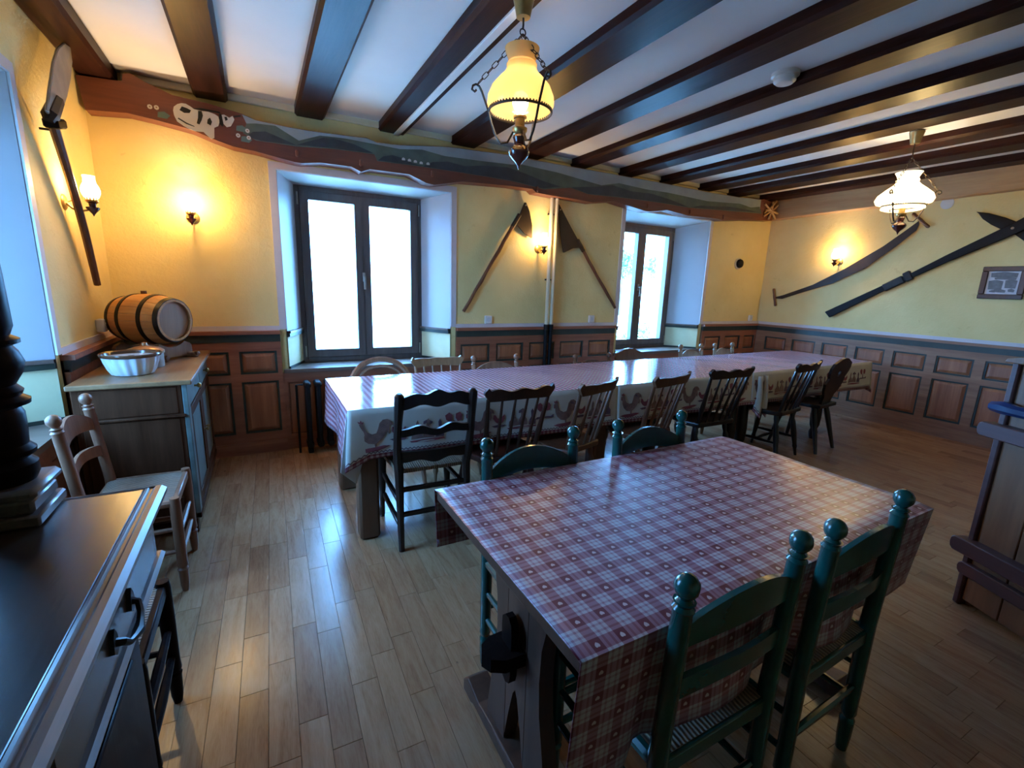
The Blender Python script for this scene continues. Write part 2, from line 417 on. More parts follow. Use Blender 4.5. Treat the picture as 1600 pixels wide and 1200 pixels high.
# floor: sub-floor plus single boards laid a little askew
fl = struct(MB().box(XL-.02, XR+.02, YF, YB+.02, -.12, -.004).build('floor', M['floorgap'], smooth=False), 'narrow oak strip floor')
ang = math.radians(-1.2)
PW = .0885
cam2 = Vector((0, 0, 1.42)); fwd = Vector((math.sin(math.radians(28.7)), math.cos(math.radians(28.7))))
boards = []
rows = int((XR-XL)/PW)+6
for i in range(-3, rows):
    y = YF - random.random()*.45
    while y < YB:
        L = random.choice((.30, .36, .42, .42, .48, .54))
        boards.append((i, y, min(y+L, YB+.1), L)); y += L
def board_pts(i, y0, y1):
    a, b = XL+i*PW-.09+.0005, XL+(i+1)*PW-.09-.0005
    return a, b, y0+.0006, y1-.0006
def to_world(x, y):
    return (x*math.cos(ang)-y*math.sin(ang), x*math.sin(ang)+y*math.cos(ang))
def board_seen(i, y0, y1):
    a, b, c, d = board_pts(i, y0, y1); x, y = to_world((a+b)/2, (c+d)/2)
    if x < XL or x > XR or y < .25: return None
    dp = Vector((x, y)); fd = dp.dot(fwd); sd = x*fwd.y-y*fwd.x
    if fd < .9 or abs(sd) > fd*1.13: return None
    # boards hidden below the furniture count less
    hid = (.5 < x < 1.9 and .75 < y < 1.4) or (x < -.36 and y > 2.9) or (x < -.2 and y < 1.6) or (y > 3.0 and x > .4)
    return dp.length + (50 if hid else 0)
scored = sorted([(board_seen(*q[:3]), k) for k, q in enumerate(boards) if board_seen(*q[:3]) is not None])
single = {k for _, k in scored[:300]}
cache = {}
rest = MB()
Mfl = Matrix.Rotation(ang, 4, 'Z')
for k, (i, y0, y1, L) in enumerate(boards):
    a, b, c, d = board_pts(i, y0, y1)
    if k in single and y1 < YB:
        key = round(L, 3)
        if key not in cache: cache[key] = MB().box(-(b-a)/2, (b-a)/2, -(d-c)/2, (d-c)/2, -.004, 0, c=.0007).mesh('floor_board', M['floor'], smooth=False)
        o = bpy.data.objects.new('floor_board', cache[key]); COL.objects.link(o); o.parent = fl
        x, y = to_world((a+b)/2, (c+d)/2); o.location = (x, y, 0); o.rotation_euler = (0, 0, ang)
    else:
        x, y = to_world((a+b)/2, (c+d)/2)
        if x < XL-.1 or x > XR+.1: continue
        pts = [to_world(p, q) for p, q in ((a, c), (b, c), (b, d), (a, d))]
        pts = [(min(max(p, XL-.015), XR+.015), min(q, YB+.015)) for p, q in pts]
        if max(p for p, _ in pts)-min(p for p, _ in pts) < .012 or max(q for _, q in pts)-min(q for _, q in pts) < .02: continue
        rest.prism(pts, -.004, 0, 'z')
o = rest.build('floor_boards', M['floor'], fl, smooth=False); o['kind'] = 'stuff'

# ceiling with its joists
ce = struct(MB().box(XL-.6, XR+.4, YF-.2, YB+OUT, ZC, ZC+.25).build('ceiling', M['ceiling'], smooth=False), 'off-white plaster ceiling between dark joists')
ZB = 2.638
def joist(x0, x1, name='ceiling_beam', z0=ZB, mat='beam'):
    c = .018
    o = MB().prism([(x0, ZC+.01), (x0, z0+c), (x0+c, z0), (x1-c, z0), (x1, z0+c), (x1, ZC+.01)], YF-.05, YB+.02, 'y').build(name, M[mat], ce, smooth=False)
    return o
for x0, x1 in ((-.30, -.092), (.338, .552), (1.60, 1.845), (2.285, 2.52), (2.89, 3.10), (3.52, 3.735), (4.13, 4.35), (4.77, 5.0), (5.30, 5.56), (5.92, 6.14)):
    joist(x0, x1)
joist(.965, 1.19)
joist(XL, -.708, 'wall_beam', 2.615)
MB().box(1.092, 1.138, YF, YB, ZB-.012, ZB+.004, c=.003).build('cable_duct', M['white_plastic'], ce)
MB().box(4.35, 4.375, YF, YB, ZC-.022, ZC+.002, c=.003).build('cable_duct', M['white_plastic'], ce)
MB().box(-.69, 6.2, YB-.03, YB, 2.655, ZC+.002, c=.006).build('cornice', M['cream'], ce)

# walls
def window_hole(x0, x1, fx0, fx1, z0, z1, fz1):
    return dict(x0=x0, x1=x1, fx0=fx0, fx1=fx1, z0=z0, z1=z1, fz1=fz1)
W1 = window_hole(.185, 1.605, .315, 1.42, .69, 2.235, 2.20)
W2 = window_hole(3.675, 5.065, 3.655, 4.79, .69, 2.30, 2.22)
W3 = window_hole(1.55, 3.02, 1.85, 2.86, .69, 2.26, 2.20)
D1, D2 = .30, .36                                     # frame sits between these depths

def wall_plan(mb, holes, a0, a1, put):
    """holes sorted along the wall; put(a, d) -> plan point"""
    prev = a0; pl = None
    for h in holes:
        pts = [put(prev, 0), put(h['x0'], 0), put(h['fx0'], D1), put(h['fx0'], OUT), put(prev, OUT)]
        if pl: pts = [put(pl['x1'], 0), put(h['x0'], 0), put(h['fx0'], D1), put(h['fx0'], OUT), put(pl['fx1'], OUT), put(pl['fx1'], D1)]
        mb.prism(pts, 0, ZC+.02, 'z'); prev = h['x1']; pl = h
    mb.prism([put(pl['x1'], 0), put(a1, 0), put(a1, OUT), put(pl['fx1'], OUT), put(pl['fx1'], D1)], 0, ZC+.02, 'z')
    for h in holes:
        def P(a, d, z): p = put(a, d); return (p[0], p[1], z)
        def ends(d): k = min(d, D1)/D1; return h['x0']+(h['fx0']-h['x0'])*k, h['x1']+(h['fx1']-h['x1'])*k
        for prof in ([(0, h['z1']), (D1, h['fz1']), (OUT, h['fz1']), (OUT, ZC+.02), (D1, ZC+.02), (0, ZC+.02)], [(0, 0), (0, h['z0']-.03), (D1, h['z0']-.03), (OUT, h['z0']-.03), (OUT, 0), (D1, 0)]):
            n = len(prof); vs = [P(ends(d)[0], d, z) for d, z in prof]+[P(ends(d)[1], d, z) for d, z in prof]
            mb.add(vs, [tuple(range(n)), tuple(range(2*n-1, n-1, -1))]+[(i, (i+1) % n, n+(i+1) % n, n+i) for i in range(n)])
putB = lambda a, d: (a, YB+d)
putL = lambda a, d: (XL-d, a)
mb = MB(); wall_plan(mb, [W1, W2], XL-OUT, XR+.3, putB)
wb = struct(mb.build('wall_back', M['plaster'], smooth=False), 'yellow plastered wall with two deep windows')
mb = MB(); wall_plan(mb, [W3], YF-.2, YB, putL)
wl = struct(mb.build('wall_left', M['plaster'], smooth=False), 'yellow plastered left wall with a deep window')
wr = struct(MB().box(XR, XR+.3, YF-.2, YB, 0, ZC+.02).build('wall_right', M['plaster'], smooth=False), 'yellow plastered wall hung with old tools')
wf = struct(MB().box(XL, XR, YF-.2, YF, 0, ZC+.02).build('wall_front', M['plaster'], smooth=False))

def dress_window(name, h, put, wall, label):
    root = bpy.data.objects.new(name, None); COL.objects.link(root); struct(root, label)
    q = put((h['fx0']+h['fx1'])/2, D1); root.location = (q[0], q[1], h['z0']); off = Vector(root.location)
    def P(a, d, z): p = put(a, d); return (p[0]-off.x, p[1]-off.y, z-off.z)
    def slab(m, a0, a1, d0, d1, z0, z1):
        vs = [P(a, d, z) for z in (z0, z1) for d in (d0, d1) for a in (a0, a1)]
        m.add(vs, [(0,2,3,1),(4,5,7,6),(0,1,5,4),(2,6,7,3),(0,4,6,2),(1,3,7,5)]); return m
    x0, x1, z0, z1 = h['fx0'], h['fx1'], h['z0'], h['fz1']
    # white lined reveals: upper lining, small rail, pale plaster below
    for s, (a, fa) in enumerate(((h['x0'], x0), (h['x1'], x1))):
        sg = 1 if s == 0 else -1
        def jamb(m, zl, zh, th, d0=0.0, d1=D1):
            lerp = lambda d: a+(fa-a)*d/D1
            vs = [P(lerp(d)+sg*t, d, z) for z in (zl, zh) for t in (-.006, th) for d in (d0, d1)]
            m.add(vs, [(0,1,3,2),(4,6,7,5),(0,4,5,1),(2,3,7,6),(0,2,6,4),(1,5,7,3)]); return m
        jamb(MB(), 1.0, h['z1']+.002, .004).build('reveal_lining', M['whitewall'], root, smooth=False)
        jamb(MB(), .955, 1.0, .022).build('reveal_rail', M['greenband'], root, smooth=False)
        jamb(MB(), .985, 1.003, .030).build('reveal_rail_cap', M['sill'], root, smooth=False)
        jamb(MB(), z0, .955, .005).build('reveal_plaster', M['green_plaster'], root, smooth=False)
        jamb(MB(), z0, z0+.02, .012).build('reveal_skirting', M['greenband'], root, smooth=False)
        m = MB(); vs = [P(fa+sg*t, d, z) for z in (z0, z1) for t in (-.004, .002) for d in (D2, OUT)]
        m.add(vs, [(0,1,3,2),(4,6,7,5),(0,4,5,1),(2,3,7,6),(0,2,6,4),(1,5,7,3)]); m.build('outer_reveal', M['whitewall'], root, smooth=False)
    m = MB(); vs = [P(a, d, z+t) for t in (-.004, .003) for d, z, a in ((0, h['z1'], h['x0']), (0, h['z1'], h['x1']), (D1, z1, x0), (D1, z1, x1))]
    m.add(vs, [(0,1,3,2),(4,6,7,5),(0,4,5,1),(2,3,7,6),(0,2,6,4),(1,5,7,3)]); m.build('reveal_head', M['whitewall'], root, smooth=False)
    sl = MB(); vs = [P(a, d, z) for z in (z0-.03, z0) for d, a in ((-.035, h['x0']-.04), (-.035, h['x1']+.04), (0, h['x0']-.04), (0, h['x1']+.04))]
    sl.add(vs, [(0,1,3,2),(4,6,7,5),(0,4,5,1),(2,3,7,6),(0,2,6,4),(1,5,7,3)])
    vs = [P(a, d, z) for z in (z0-.03, z0) for d, a in ((0, h['x0']), (0, h['x1']), (D2, x0), (D2, x1))]
    sl.add(vs, [(0,1,3,2),(4,6,7,5),(0,4,5,1),(2,3,7,6),(0,2,6,4),(1,5,7,3)])
    sl.build('window_sill', M['sill'], root, smooth=False)
    # painted architrave on the wall face
    tw = .052
    for args in ((h['x0']-tw, h['x0'], 1.02, h['z1']+tw), (h['x1'], h['x1']+tw, 1.02, h['z1']+tw), (h['x0'], h['x1'], h['z1'], h['z1']+tw)):
        slab(MB(), args[0], args[1], -.012, .004, args[2], args[3]).build('architrave', M['trimwhite'], root, smooth=False)
    # frame and two sashes
    fw = .045; m = MB()
    slab(m, x0, x0+fw, D1, D2, z0, z1); slab(m, x1-fw, x1, D1, D2, z0, z1); slab(m, x0+fw, x1-fw, D1, D2, z1-fw, z1); slab(m, x0+fw, x1-fw, D1, D2, z0, z0+fw)
    bevel(m.build('window_frame', M['winframe'], root, smooth=False), .003, 1)
    c = (x0+x1)/2; sw = .068
    for a0, a1, d in ((x0+fw, c+.003, 0), (c-.003, x1-fw, 0)):
        m = MB(); b0, b1 = z0+fw+.002, z1-fw-.002; e0, e1 = D1-.018, D2-.012
        slab(m, a0, a0+sw, e0, e1, b0, b1); slab(m, a1-sw, a1, e0, e1, b0, b1)
        slab(m, a0+sw, a1-sw, e0, e1, b1-sw, b1); slab(m, a0+sw, a1-sw, e0, e1, b0, b0+sw)
        s = m.build('sash', M['winframe'], root, smooth=False)
        slab(MB(), a0+sw-.004, a1-sw+.004, D1+.012, D1+.018, b0+sw-.004, b1-sw+.004).build('pane', M['glass'], s, smooth=False)
    zc = z0+.77
    m = slab(MB(), c-.012, c+.012, D1-.026, D1-.016, zc-.04, zc+.04); slab(m, c-.008, c+.008, D1-.062, D1-.024, zc-.008, zc+.008); slab(m, c-.009, c+.009, D1-.062, D1-.050, zc-.11, zc+.008)
    bevel(m.build('window_handle', M['steel'], root, smooth=False), .003, 2)
    for a in (x0+.03, x1-.03):
        for zz in (z0+.05, z1-.16): slab(MB(), a-.006, a+.006, D1-.016, D1-.002, zz, zz+.1).build('hinge', M['steel'], root, smooth=False)
    return root
dress_window('window_1', W1, putB, wb, 'deep casement window above the black radiator')
dress_window('window_2', W2, putB, wb, 'deep casement window near the far corner with garden outside')
dress_window('window_3', W3, putL, wl, 'deep window in the left wall beside the cabinet')

NTRIM = 0
# wainscot: frame on the wall, each panel its own piece
def wainscot(wall, put, spans, matf, matp, cells, lower=True, niche=()):
    """put(a, d, z): along wall, proud of wall"""
    def slab(a0, a1, d0, d1, z0, z1, m=None, c=0):
        m = m or MB(); p = put(0, 0, 0)
        vs = [put(a, d, z) for z in (z0, z1) for d in (d0, d1) for a in (a0, a1)]
        return m.add(vs, [(0,2,3,1),(4,5,7,6),(0,1,5,4),(2,6,7,3),(0,4,6,2),(1,3,7,5)])
    zu0, zu1, zl0, zl1 = .665, .85, .175, .605
    global NTRIM
    NTRIM += 1
    wall = bpy.data.objects.new('trim_%d' % NTRIM, None); COL.objects.link(wall); struct(wall, ('red-brown panelled wainscot below the two back windows', 'greyer panelled wainscot along the right wall', 'panelled wainscot along the left wall behind the cabinet')[NTRIM-1])
    for a0, a1 in spans:
        fr = MB(); T = .030
        slab(a0, a1, 0, T*.35, 0, .985, fr)
        cs = sorted([c for c in cells if c[0] >= a0-.01 and c[1] <= a1+.01])
        for za, zb in ((0, zl0), (zl1, zu0), (zu1, .94)): slab(a0, a1, 0, T, za, zb, fr)
        e = a0
        for c0, c1 in cs+[(a1, a1)]:
            if c0-e > .002:
                slab(e, c0, 0, T, zl0, zl1, fr); slab(e, c0, 0, T, zu0, zu1, fr)
            e = c1
        f = fr.build('wainscot_frame', M[matf], wall, smooth=False)
        slab(a0, a1, 0, T+.006, .925, .985).build('rail_band', M['greenband'], wall, smooth=False)
        slab(a0, a1, 0, T+.028, .985, 1.012).build('chair_rail', M[matf], wall, smooth=False)
        slab(a0, a1, 0, .012, 1.012, 1.048).build('plaster_strip', M['trimwhite'], wall, smooth=False)
        slab(a0, a1, 0, T+.008, 0, .10).build('skirting', M[matf], wall, smooth=False)
        for c0, c1 in cs:
            for za, zb in ((zu0, zu1), (zl0, zl1)):
                g = .016
                m = MB()
                for q in ((c0, c1, za, za+g), (c0, c1, zb-g, zb), (c0, c0+g, za+g, zb-g), (c1-g, c1, za+g, zb-g)): slab(q[0], q[1], 0, .022, q[2], q[3], m)
                mo = m.build('panel_moulding', M['greenband'], f, smooth=False)
                p = MB(); i0 = g+.002; i1 = g+.028
                vs = []
                for (ii, dd) in ((i0, .012), (i1, .024)):
                    vs += [put(c0+ii, dd, za+ii), put(c1-ii, dd, za+ii), put(c1-ii, dd, zb-ii), put(c0+ii, dd, zb-ii)]
                p.add(vs, [(0,1,5,4),(1,2,6,5),(2,3,7,6),(3,0,4,7),(4,5,6,7)])
                p.build('wainscot_panel', M[matp], f, smooth=False)
    for a0, a1 in niche:
        zt = .66
        fr = MB(); slab(a0, a1, -.02, .004, 0, zt, fr)
        n = max(1, round((a1-a0)/.36)); st = (a1-a0)/n
        for za, zb in ((0, .13), (.58, zt)): slab(a0, a1, 0, .02, za, zb, fr)
        for i in range(n+1): slab(max(a0, a0+i*st-.035), min(a1, a0+i*st+.035), 0, .02, .13, .58, fr)
        f = fr.build('niche_frame', M[matf], wall, smooth=False)
        for i in range(n):
            b0, b1 = a0+i*st+.035, a0+(i+1)*st-.035
            m = MB(); slab(b0+.012, b1-.012, 0, .014, .142, .568, m); m.build('wainscot_panel', M[matp], f, smooth=False)
putWB = lambda a, d, z: (a, YB-d, z)
putWR = lambda a, d, z: (XR-d, a, z)
putWL = lambda a, d, z: (XL+d, a, z)
cb = [(-.80, -.55), (-.48, -.235), (-.165, .10)]+[(1.70+i*.388, 1.70+i*.388+.315) for i in range(5)]+[(5.17, 5.49), (5.58, 5.90), (5.985, 6.22)]
wainscot(wb, putWB, [(XL, .133), (1.657, 3.623), (5.117, XR)], 'wains', 'wains_v', cb, niche=[(.133, 1.657), (3.623, 5.117)])
crr = []
y = 4.03
while y > -2.2: crr.append((y-.30, y)); y -= .383
wainscot(wr, putWR, [(YF, YB-.03)], 'wains_r', 'wains_v', crr)
cl = [(3.12, 3.42), (3.5, 3.8), (3.86, 4.12)]+[(1.10-i*.38, 1.40-i*.38) for i in range(9)]
wainscot(wl, putWL, [(YF, 1.498), (3.072, YB-.03)], 'wains', 'wains_v', cl, niche=[(1.498, 3.072)])

# ------------------------------------------------------------------ painted timber along the back wall
top = [(-.89, 2.60), (-.665, 2.612), (-.655, 2.655), (-.62, 2.668), (-.553, 2.636), (-.406, 2.585), (-.2, 2.572), (-.01, 2.545), (.074, 2.522), (.30, 2.512), (.50, 2.514), (.78, 2.528), (.84, 2.532), (.92, 2.512), (1.10, 2.522), (1.52, 2.575), (2.14, 2.60), (2.35, 2.595), (3.19, 2.598), (4.12, 2.60), (4.85, 2.592), (5.4, 2.60), (5.80, 2.62), (5.86, 2.63)]
bot = [(-.865, 2.41), (-.657, 2.43), (-.50, 2.415), (-.319, 2.39), (-.20, 2.352), (-.08, 2.322), (.06, 2.312), (.31, 2.277), (.36, 2.276), (.49, 2.298), (.72, 2.302), (.79, 2.274), (.86, 2.303), (1.18, 2.308), (1.33, 2.258), (1.40, 2.252), (1.66, 2.312), (2.15, 2.335), (2.38, 2.335), (2.42, 2.308), (2.59, 2.302), (2.9, 2.30), (3.1, 2.292), (3.38, 2.335), (3.83, 2.282), (3.90, 2.282), (4.16, 2.325), (4.5, 2.298), (5.02, 2.312), (5.12, 2.30), (5.6, 2.352), (6.08, 2.385), (6.10, 2.60)]
YP = 4.06
pb = thing('painted_timber', (2.6, YB, 2.25), 'long wavy-edged timber painted with a cow and mountain landscape', 'beam')
L0 = Vector(pb.location)
def onpb(pts, d0, d1, name, mat, par=None):
    return MB().prism([(a-L0.x, b-L0.z) for a, b in pts], d0-L0.y, d1-L0.y, 'y').build(name, M[mat], par or pb, smooth=False)
onpb(top+[(6.10, 2.60)]+bot[::-1][1:], YP, YB-.012, 'timber_body', 'painted')
skylow = [(.012, 2.487), (.073, 2.498), (.195, 2.505), (.348, 2.43), (.496, 2.49), (.681, 2.50), (.899, 2.495), (1.104, 2.49), (1.292, 2.515), (1.49, 2.495), (1.82, 2.505), (2.142, 2.52), (2.256, 2.535), (2.651, 2.52), (3.199, 2.47), (3.429, 2.52), (3.805, 2.505), (4.137, 2.51), (4.795, 2.49), (5.394, 2.525), (5.617, 2.503), (5.789, 2.53)]
hillbot = [(-.014, 2.42), (.064, 2.385), (.336, 2.387), (.583, 2.41), (.897, 2.42), (.92, 2.372), (1.291, 2.382), (1.668, 2.383), (2.148, 2.378), (2.509, 2.348), (2.815, 2.40), (3.038, 2.364), (3.474, 2.381), (3.982, 2.39), (4.509, 2.385), (5.003, 2.41), (5.849, 2.45)]
t2 = [p for p in top if -.01 <= p[0] <= 5.82]
onpb([(a, b-.004) for a, b in t2]+[(5.80, 2.5)]+skylow[::-1], YP-.0015, YP+.003, 'painted_sky', 'skypaint')
onpb(skylow+hillbot[::-1], YP-.0010, YP+.003, 'painted_hills', 'hillpaint')
for pts in ([(-.0, 2.40), (.05, 2.44), (.13, 2.455), (.22, 2.43), (.33, 2.395), (.10, 2.388)], [(.33, 2.398), (.40, 2.43), (.52, 2.478), (.60, 2.485), (.74, 2.47), (.88, 2.43), (.89, 2.425), (.58, 2.415)],
            [(.925, 2.378), (.97, 2.415), (1.04, 2.435), (1.12, 2.425), (1.22, 2.395), (1.29, 2.386)], [(1.30, 2.386), (1.38, 2.43), (1.52, 2.455), (1.68, 2.44), (1.86, 2.47), (2.1, 2.49), (2.3, 2.46), (2.5, 2.42), (2.7, 2.395), (2.5, 2.355), (2.15, 2.382)],
            [(2.82, 2.405), (3.0, 2.43), (3.15, 2.45), (3.35, 2.49), (3.6, 2.46), (3.9, 2.47), (4.2, 2.44), (4.5, 2.39), (4.0, 2.394), (3.47, 2.385), (3.04, 2.368)], [(4.52, 2.39), (4.7, 2.43), (5.0, 2.45), (5.2, 2.47), (5.5, 2.47), (5.8, 2.46), (5.0, 2.415)]):
    onpb(pts, YP-.0022, YP+.002, 'painted_dark_hill', 'darkhill')
for a, b in ((1.12, 2.408), (1.17, 2.406), (1.22, 2.404), (1.27, 2.400), (1.33, 2.402)):
    onpb([(a, b), (a+.028, b+.002), (a+.026, b+.016), (a+.012, b+.022), (a, b+.014)], YP-.0035, YP, 'painted_house', 'cowwhite')
cow = [(-.411, 2.491), (-.405, 2.515), (-.383, 2.535), (-.360, 2.545), (-.336, 2.546), (-.31, 2.533), (-.292, 2.521), (-.249, 2.518), (-.21, 2.52), (-.175, 2.512), (-.155, 2.50), (-.15, 2.47), (-.16, 2.44), (-.185, 2.425), (-.19, 2.36), (-.209, 2.349), (-.235, 2.372), (-.251, 2.388), (-.297, 2.385), (-.33, 2.392), (-.36, 2.405), (-.395, 2.428), (-.408, 2.46)]
onpb(cow, YP-.003, YP+.002, 'painted_cow', 'cowwhite')
onpb([(-.135, 2.515), (-.12, 2.52), (-.09, 2.505), (-.07, 2.52), (-.06, 2.50), (-.07, 2.478), (-.085, 2.452), (-.11, 2.442), (-.128, 2.46)], YP-.003, YP+.002, 'painted_cow_head', 'cowwhite')
for pts in ([(-.375, 2.50), (-.36, 2.525), (-.335, 2.52), (-.31, 2.51), (-.32, 2.492), (-.35, 2.487)], [(-.27, 2.515), (-.25, 2.517), (-.245, 2.49), (-.255, 2.46), (-.27, 2.43), (-.285, 2.435), (-.275, 2.47)], [(-.22, 2.47), (-.205, 2.485), (-.195, 2.46), (-.205, 2.435), (-.225, 2.445)],
            [(-.15, 2.52), (-.135, 2.518), (-.128, 2.46), (-.135, 2.44), (-.152, 2.455)], [(-.30, 2.524), (-.24, 2.522), (-.14, 2.523), (-.145, 2.532), (-.26, 2.535)], [(-.385, 2.452), (-.34, 2.428), (-.30, 2.415), (-.30, 2.41), (-.345, 2.42), (-.39, 2.445)],
            [(-.12, 2.505), (-.105, 2.508), (-.10, 2.49), (-.115, 2.48)], [(-.06, 2.512), (-.02, 2.525), (-.02, 2.535), (-.065, 2.522)]):
    onpb(pts, YP-.0042, YP, 'painted_cow_spot', 'cowblack')
for a, b in ((-.50, 2.492), (-.535, 2.49), (-.045, 2.40), (.015, 2.44), (.02, 2.395)):
    onpb([(a+.014*math.cos(k*PI/4), b+.014*math.sin(k*PI/4)) for k in range(8)], YP-.0035, YP, 'painted_flower', 'cowwhite')
    onpb([(a+.005*math.cos(k*PI/3), b+.005*math.sin(k*PI/3)) for k in range(6)], YP-.0042, YP, 'painted_flower_heart', 'cabtop')
for a, b in ((-.47, 2.455), (.0, 2.385), (-.025, 2.45)):
    onpb([(a-.03, b-.02), (a+.02, b-.022), (a+.04, b), (a+.01, b+.02), (a-.025, b+.012)], YP-.002, YP, 'painted_leaf', 'tealpaint')
for a in (.33, .79, 1.38, 2.43, 3.86, 4.53, 5.12):
    MB().box(a-.012-L0.x, a+.012-L0.x, YP-.012-L0.y, YP+.01-L0.y, 2.315-L0.z, 2.365-L0.z, c=.006).build('branch_stub', M['painted'], pb)
for k, (a0, b0, a1, b1) in enumerate(((5.88, 2.42, 6.14, 2.58), (5.88, 2.57, 6.12, 2.41), (5.90, 2.50, 6.16, 2.48), (5.99, 2.39, 6.03, 2.61), (5.88, 2.46, 6.10, 2.63))):
    MB().tube([(a0-L0.x, YP-.01-L0.y, b0-L0.z), ((a0+a1)/2-L0.x, YP-.03-L0.y, (b0+b1)/2-L0.z), (a1-L0.x, YP-.015-L0.y, b1-L0.z)], .013, 6).build('carved_twig', M['paleoak'], pb)
rt = [(YB-.02, 2.405), (3.6, 2.415), (3.0, 2.42), (2.49, 2.425), (1.8, 2.435), (0.5, 2.43), (YF, 2.42), (YF, 2.66), (.5, 2.665), (2.0, 2.66), (3.2, 2.655), (YB-.02, 2.65)]
o = MB().prism([(a-1, b-2.4) for a, b in rt], -.11, -.004, 'x').build('pale_wall_timber', M['paleoak'], loc=(XR, 1, 2.4)); bevel(o, .012, 2)
tag(o, 'long pale timber along the top of the right wall', 'beam')

# ------------------------------------------------------------------ lamps
def lamp_light(name, parent, loc, watts, col=WARM, r=.02):
    l = bpy.data.lights.new(name, 'POINT'); l.energy = watts; l.color = col; l.shadow_soft_size = r
    o = bpy.data.objects.new(name, l); COL.objects.link(o); o.parent = parent; o.location = loc
    return o
def sconce(loc, rz, label, watts, arm=.12):
    """wall plate at local y=0, room in local -y"""
    t = thing('wall_sconce', loc, label, 'wall lamp', 'oil-lamp style wall sconces', rz)
    MB().lathe([(.002, -.012), (.034, -.010), (.042, -.004), (.042, 0)], n=20, M=Matrix.Rotation(PI/2, 4, 'X') @ Matrix.Translation((0, 0, .0)) @ Matrix.Scale(-1, 4, (0, 0, 1))).build('wall_plate', M['brass'], t)
    MB().tube([(0, -.008, 0), (0, -.035, -.030), (0, -arm*.55, -.040), (0, -arm*.85, -.030), (0, -arm, -.012)], [.006, .007, .006, .006, .007], 8).build('arm', M['brass'], t)
    MB().tube([(0, -.02, .004), (.012, -.045, .02), (.020, -.06, .004), (.012, -.058, -.012)], .004, 6).build('scroll', M['brass'], t)
    c = (0, -arm, 0)
    MB().lathe([(.002, -.062), (.006, -.052), (.016, -.040), (.030, -.024), (.032, -.016), (.016, -.010), (.018, .004), (.026, .010)], c, 18).build('reservoir', M['redglaze'], t)
    b = MB().lathe([(.022, .008), (.030, .014), (.030, .022), (.024, .026)], c, 18); 
    for k in range(12):
        a = k*PI/6; b.box(-.003, .003, -.001, .001, 0, .016, Matrix.Translation((math.cos(a)*.028, -arm+math.sin(a)*.028, .022)) @ Matrix.Rotation(a+PI/2, 4, 'Z'))
    b.build('burner', M['brass'], t)
    MB().lathe([(.024, .026), (.034, .040), (.042, .060), (.043, .078), (.036, .098), (.028, .112), (.026, .135), (.028, .150)], c, 24, cap=False).build('glass_chimney', M['sconceglass'], t)
    MB().lathe([(.001, .034), (.012, .042), (.016, .058), (.012, .078), (.001, .090)], c, 12).build('bulb', M['bulb'], t)
    lamp_light('sconce_light', t, (0, -arm, .105), watts)
    return t
SW = 7.5
sconce((-.375, YB, 1.83), 0, 'lit glass wall sconce on the back wall above the barrel', SW)
sconce((2.55, YB, 1.80), 0, 'lit glass wall sconce between the two triangular blades', SW*.8)
sconce((XL, 3.50, 1.79), PI/2, 'lit glass wall sconce on the left wall by the long-handled hoe', SW*.8)
sconce((XR, 3.24, 1.84), -PI/2, 'lit glass wall sconce behind the two-man saw', SW*.8, .11)

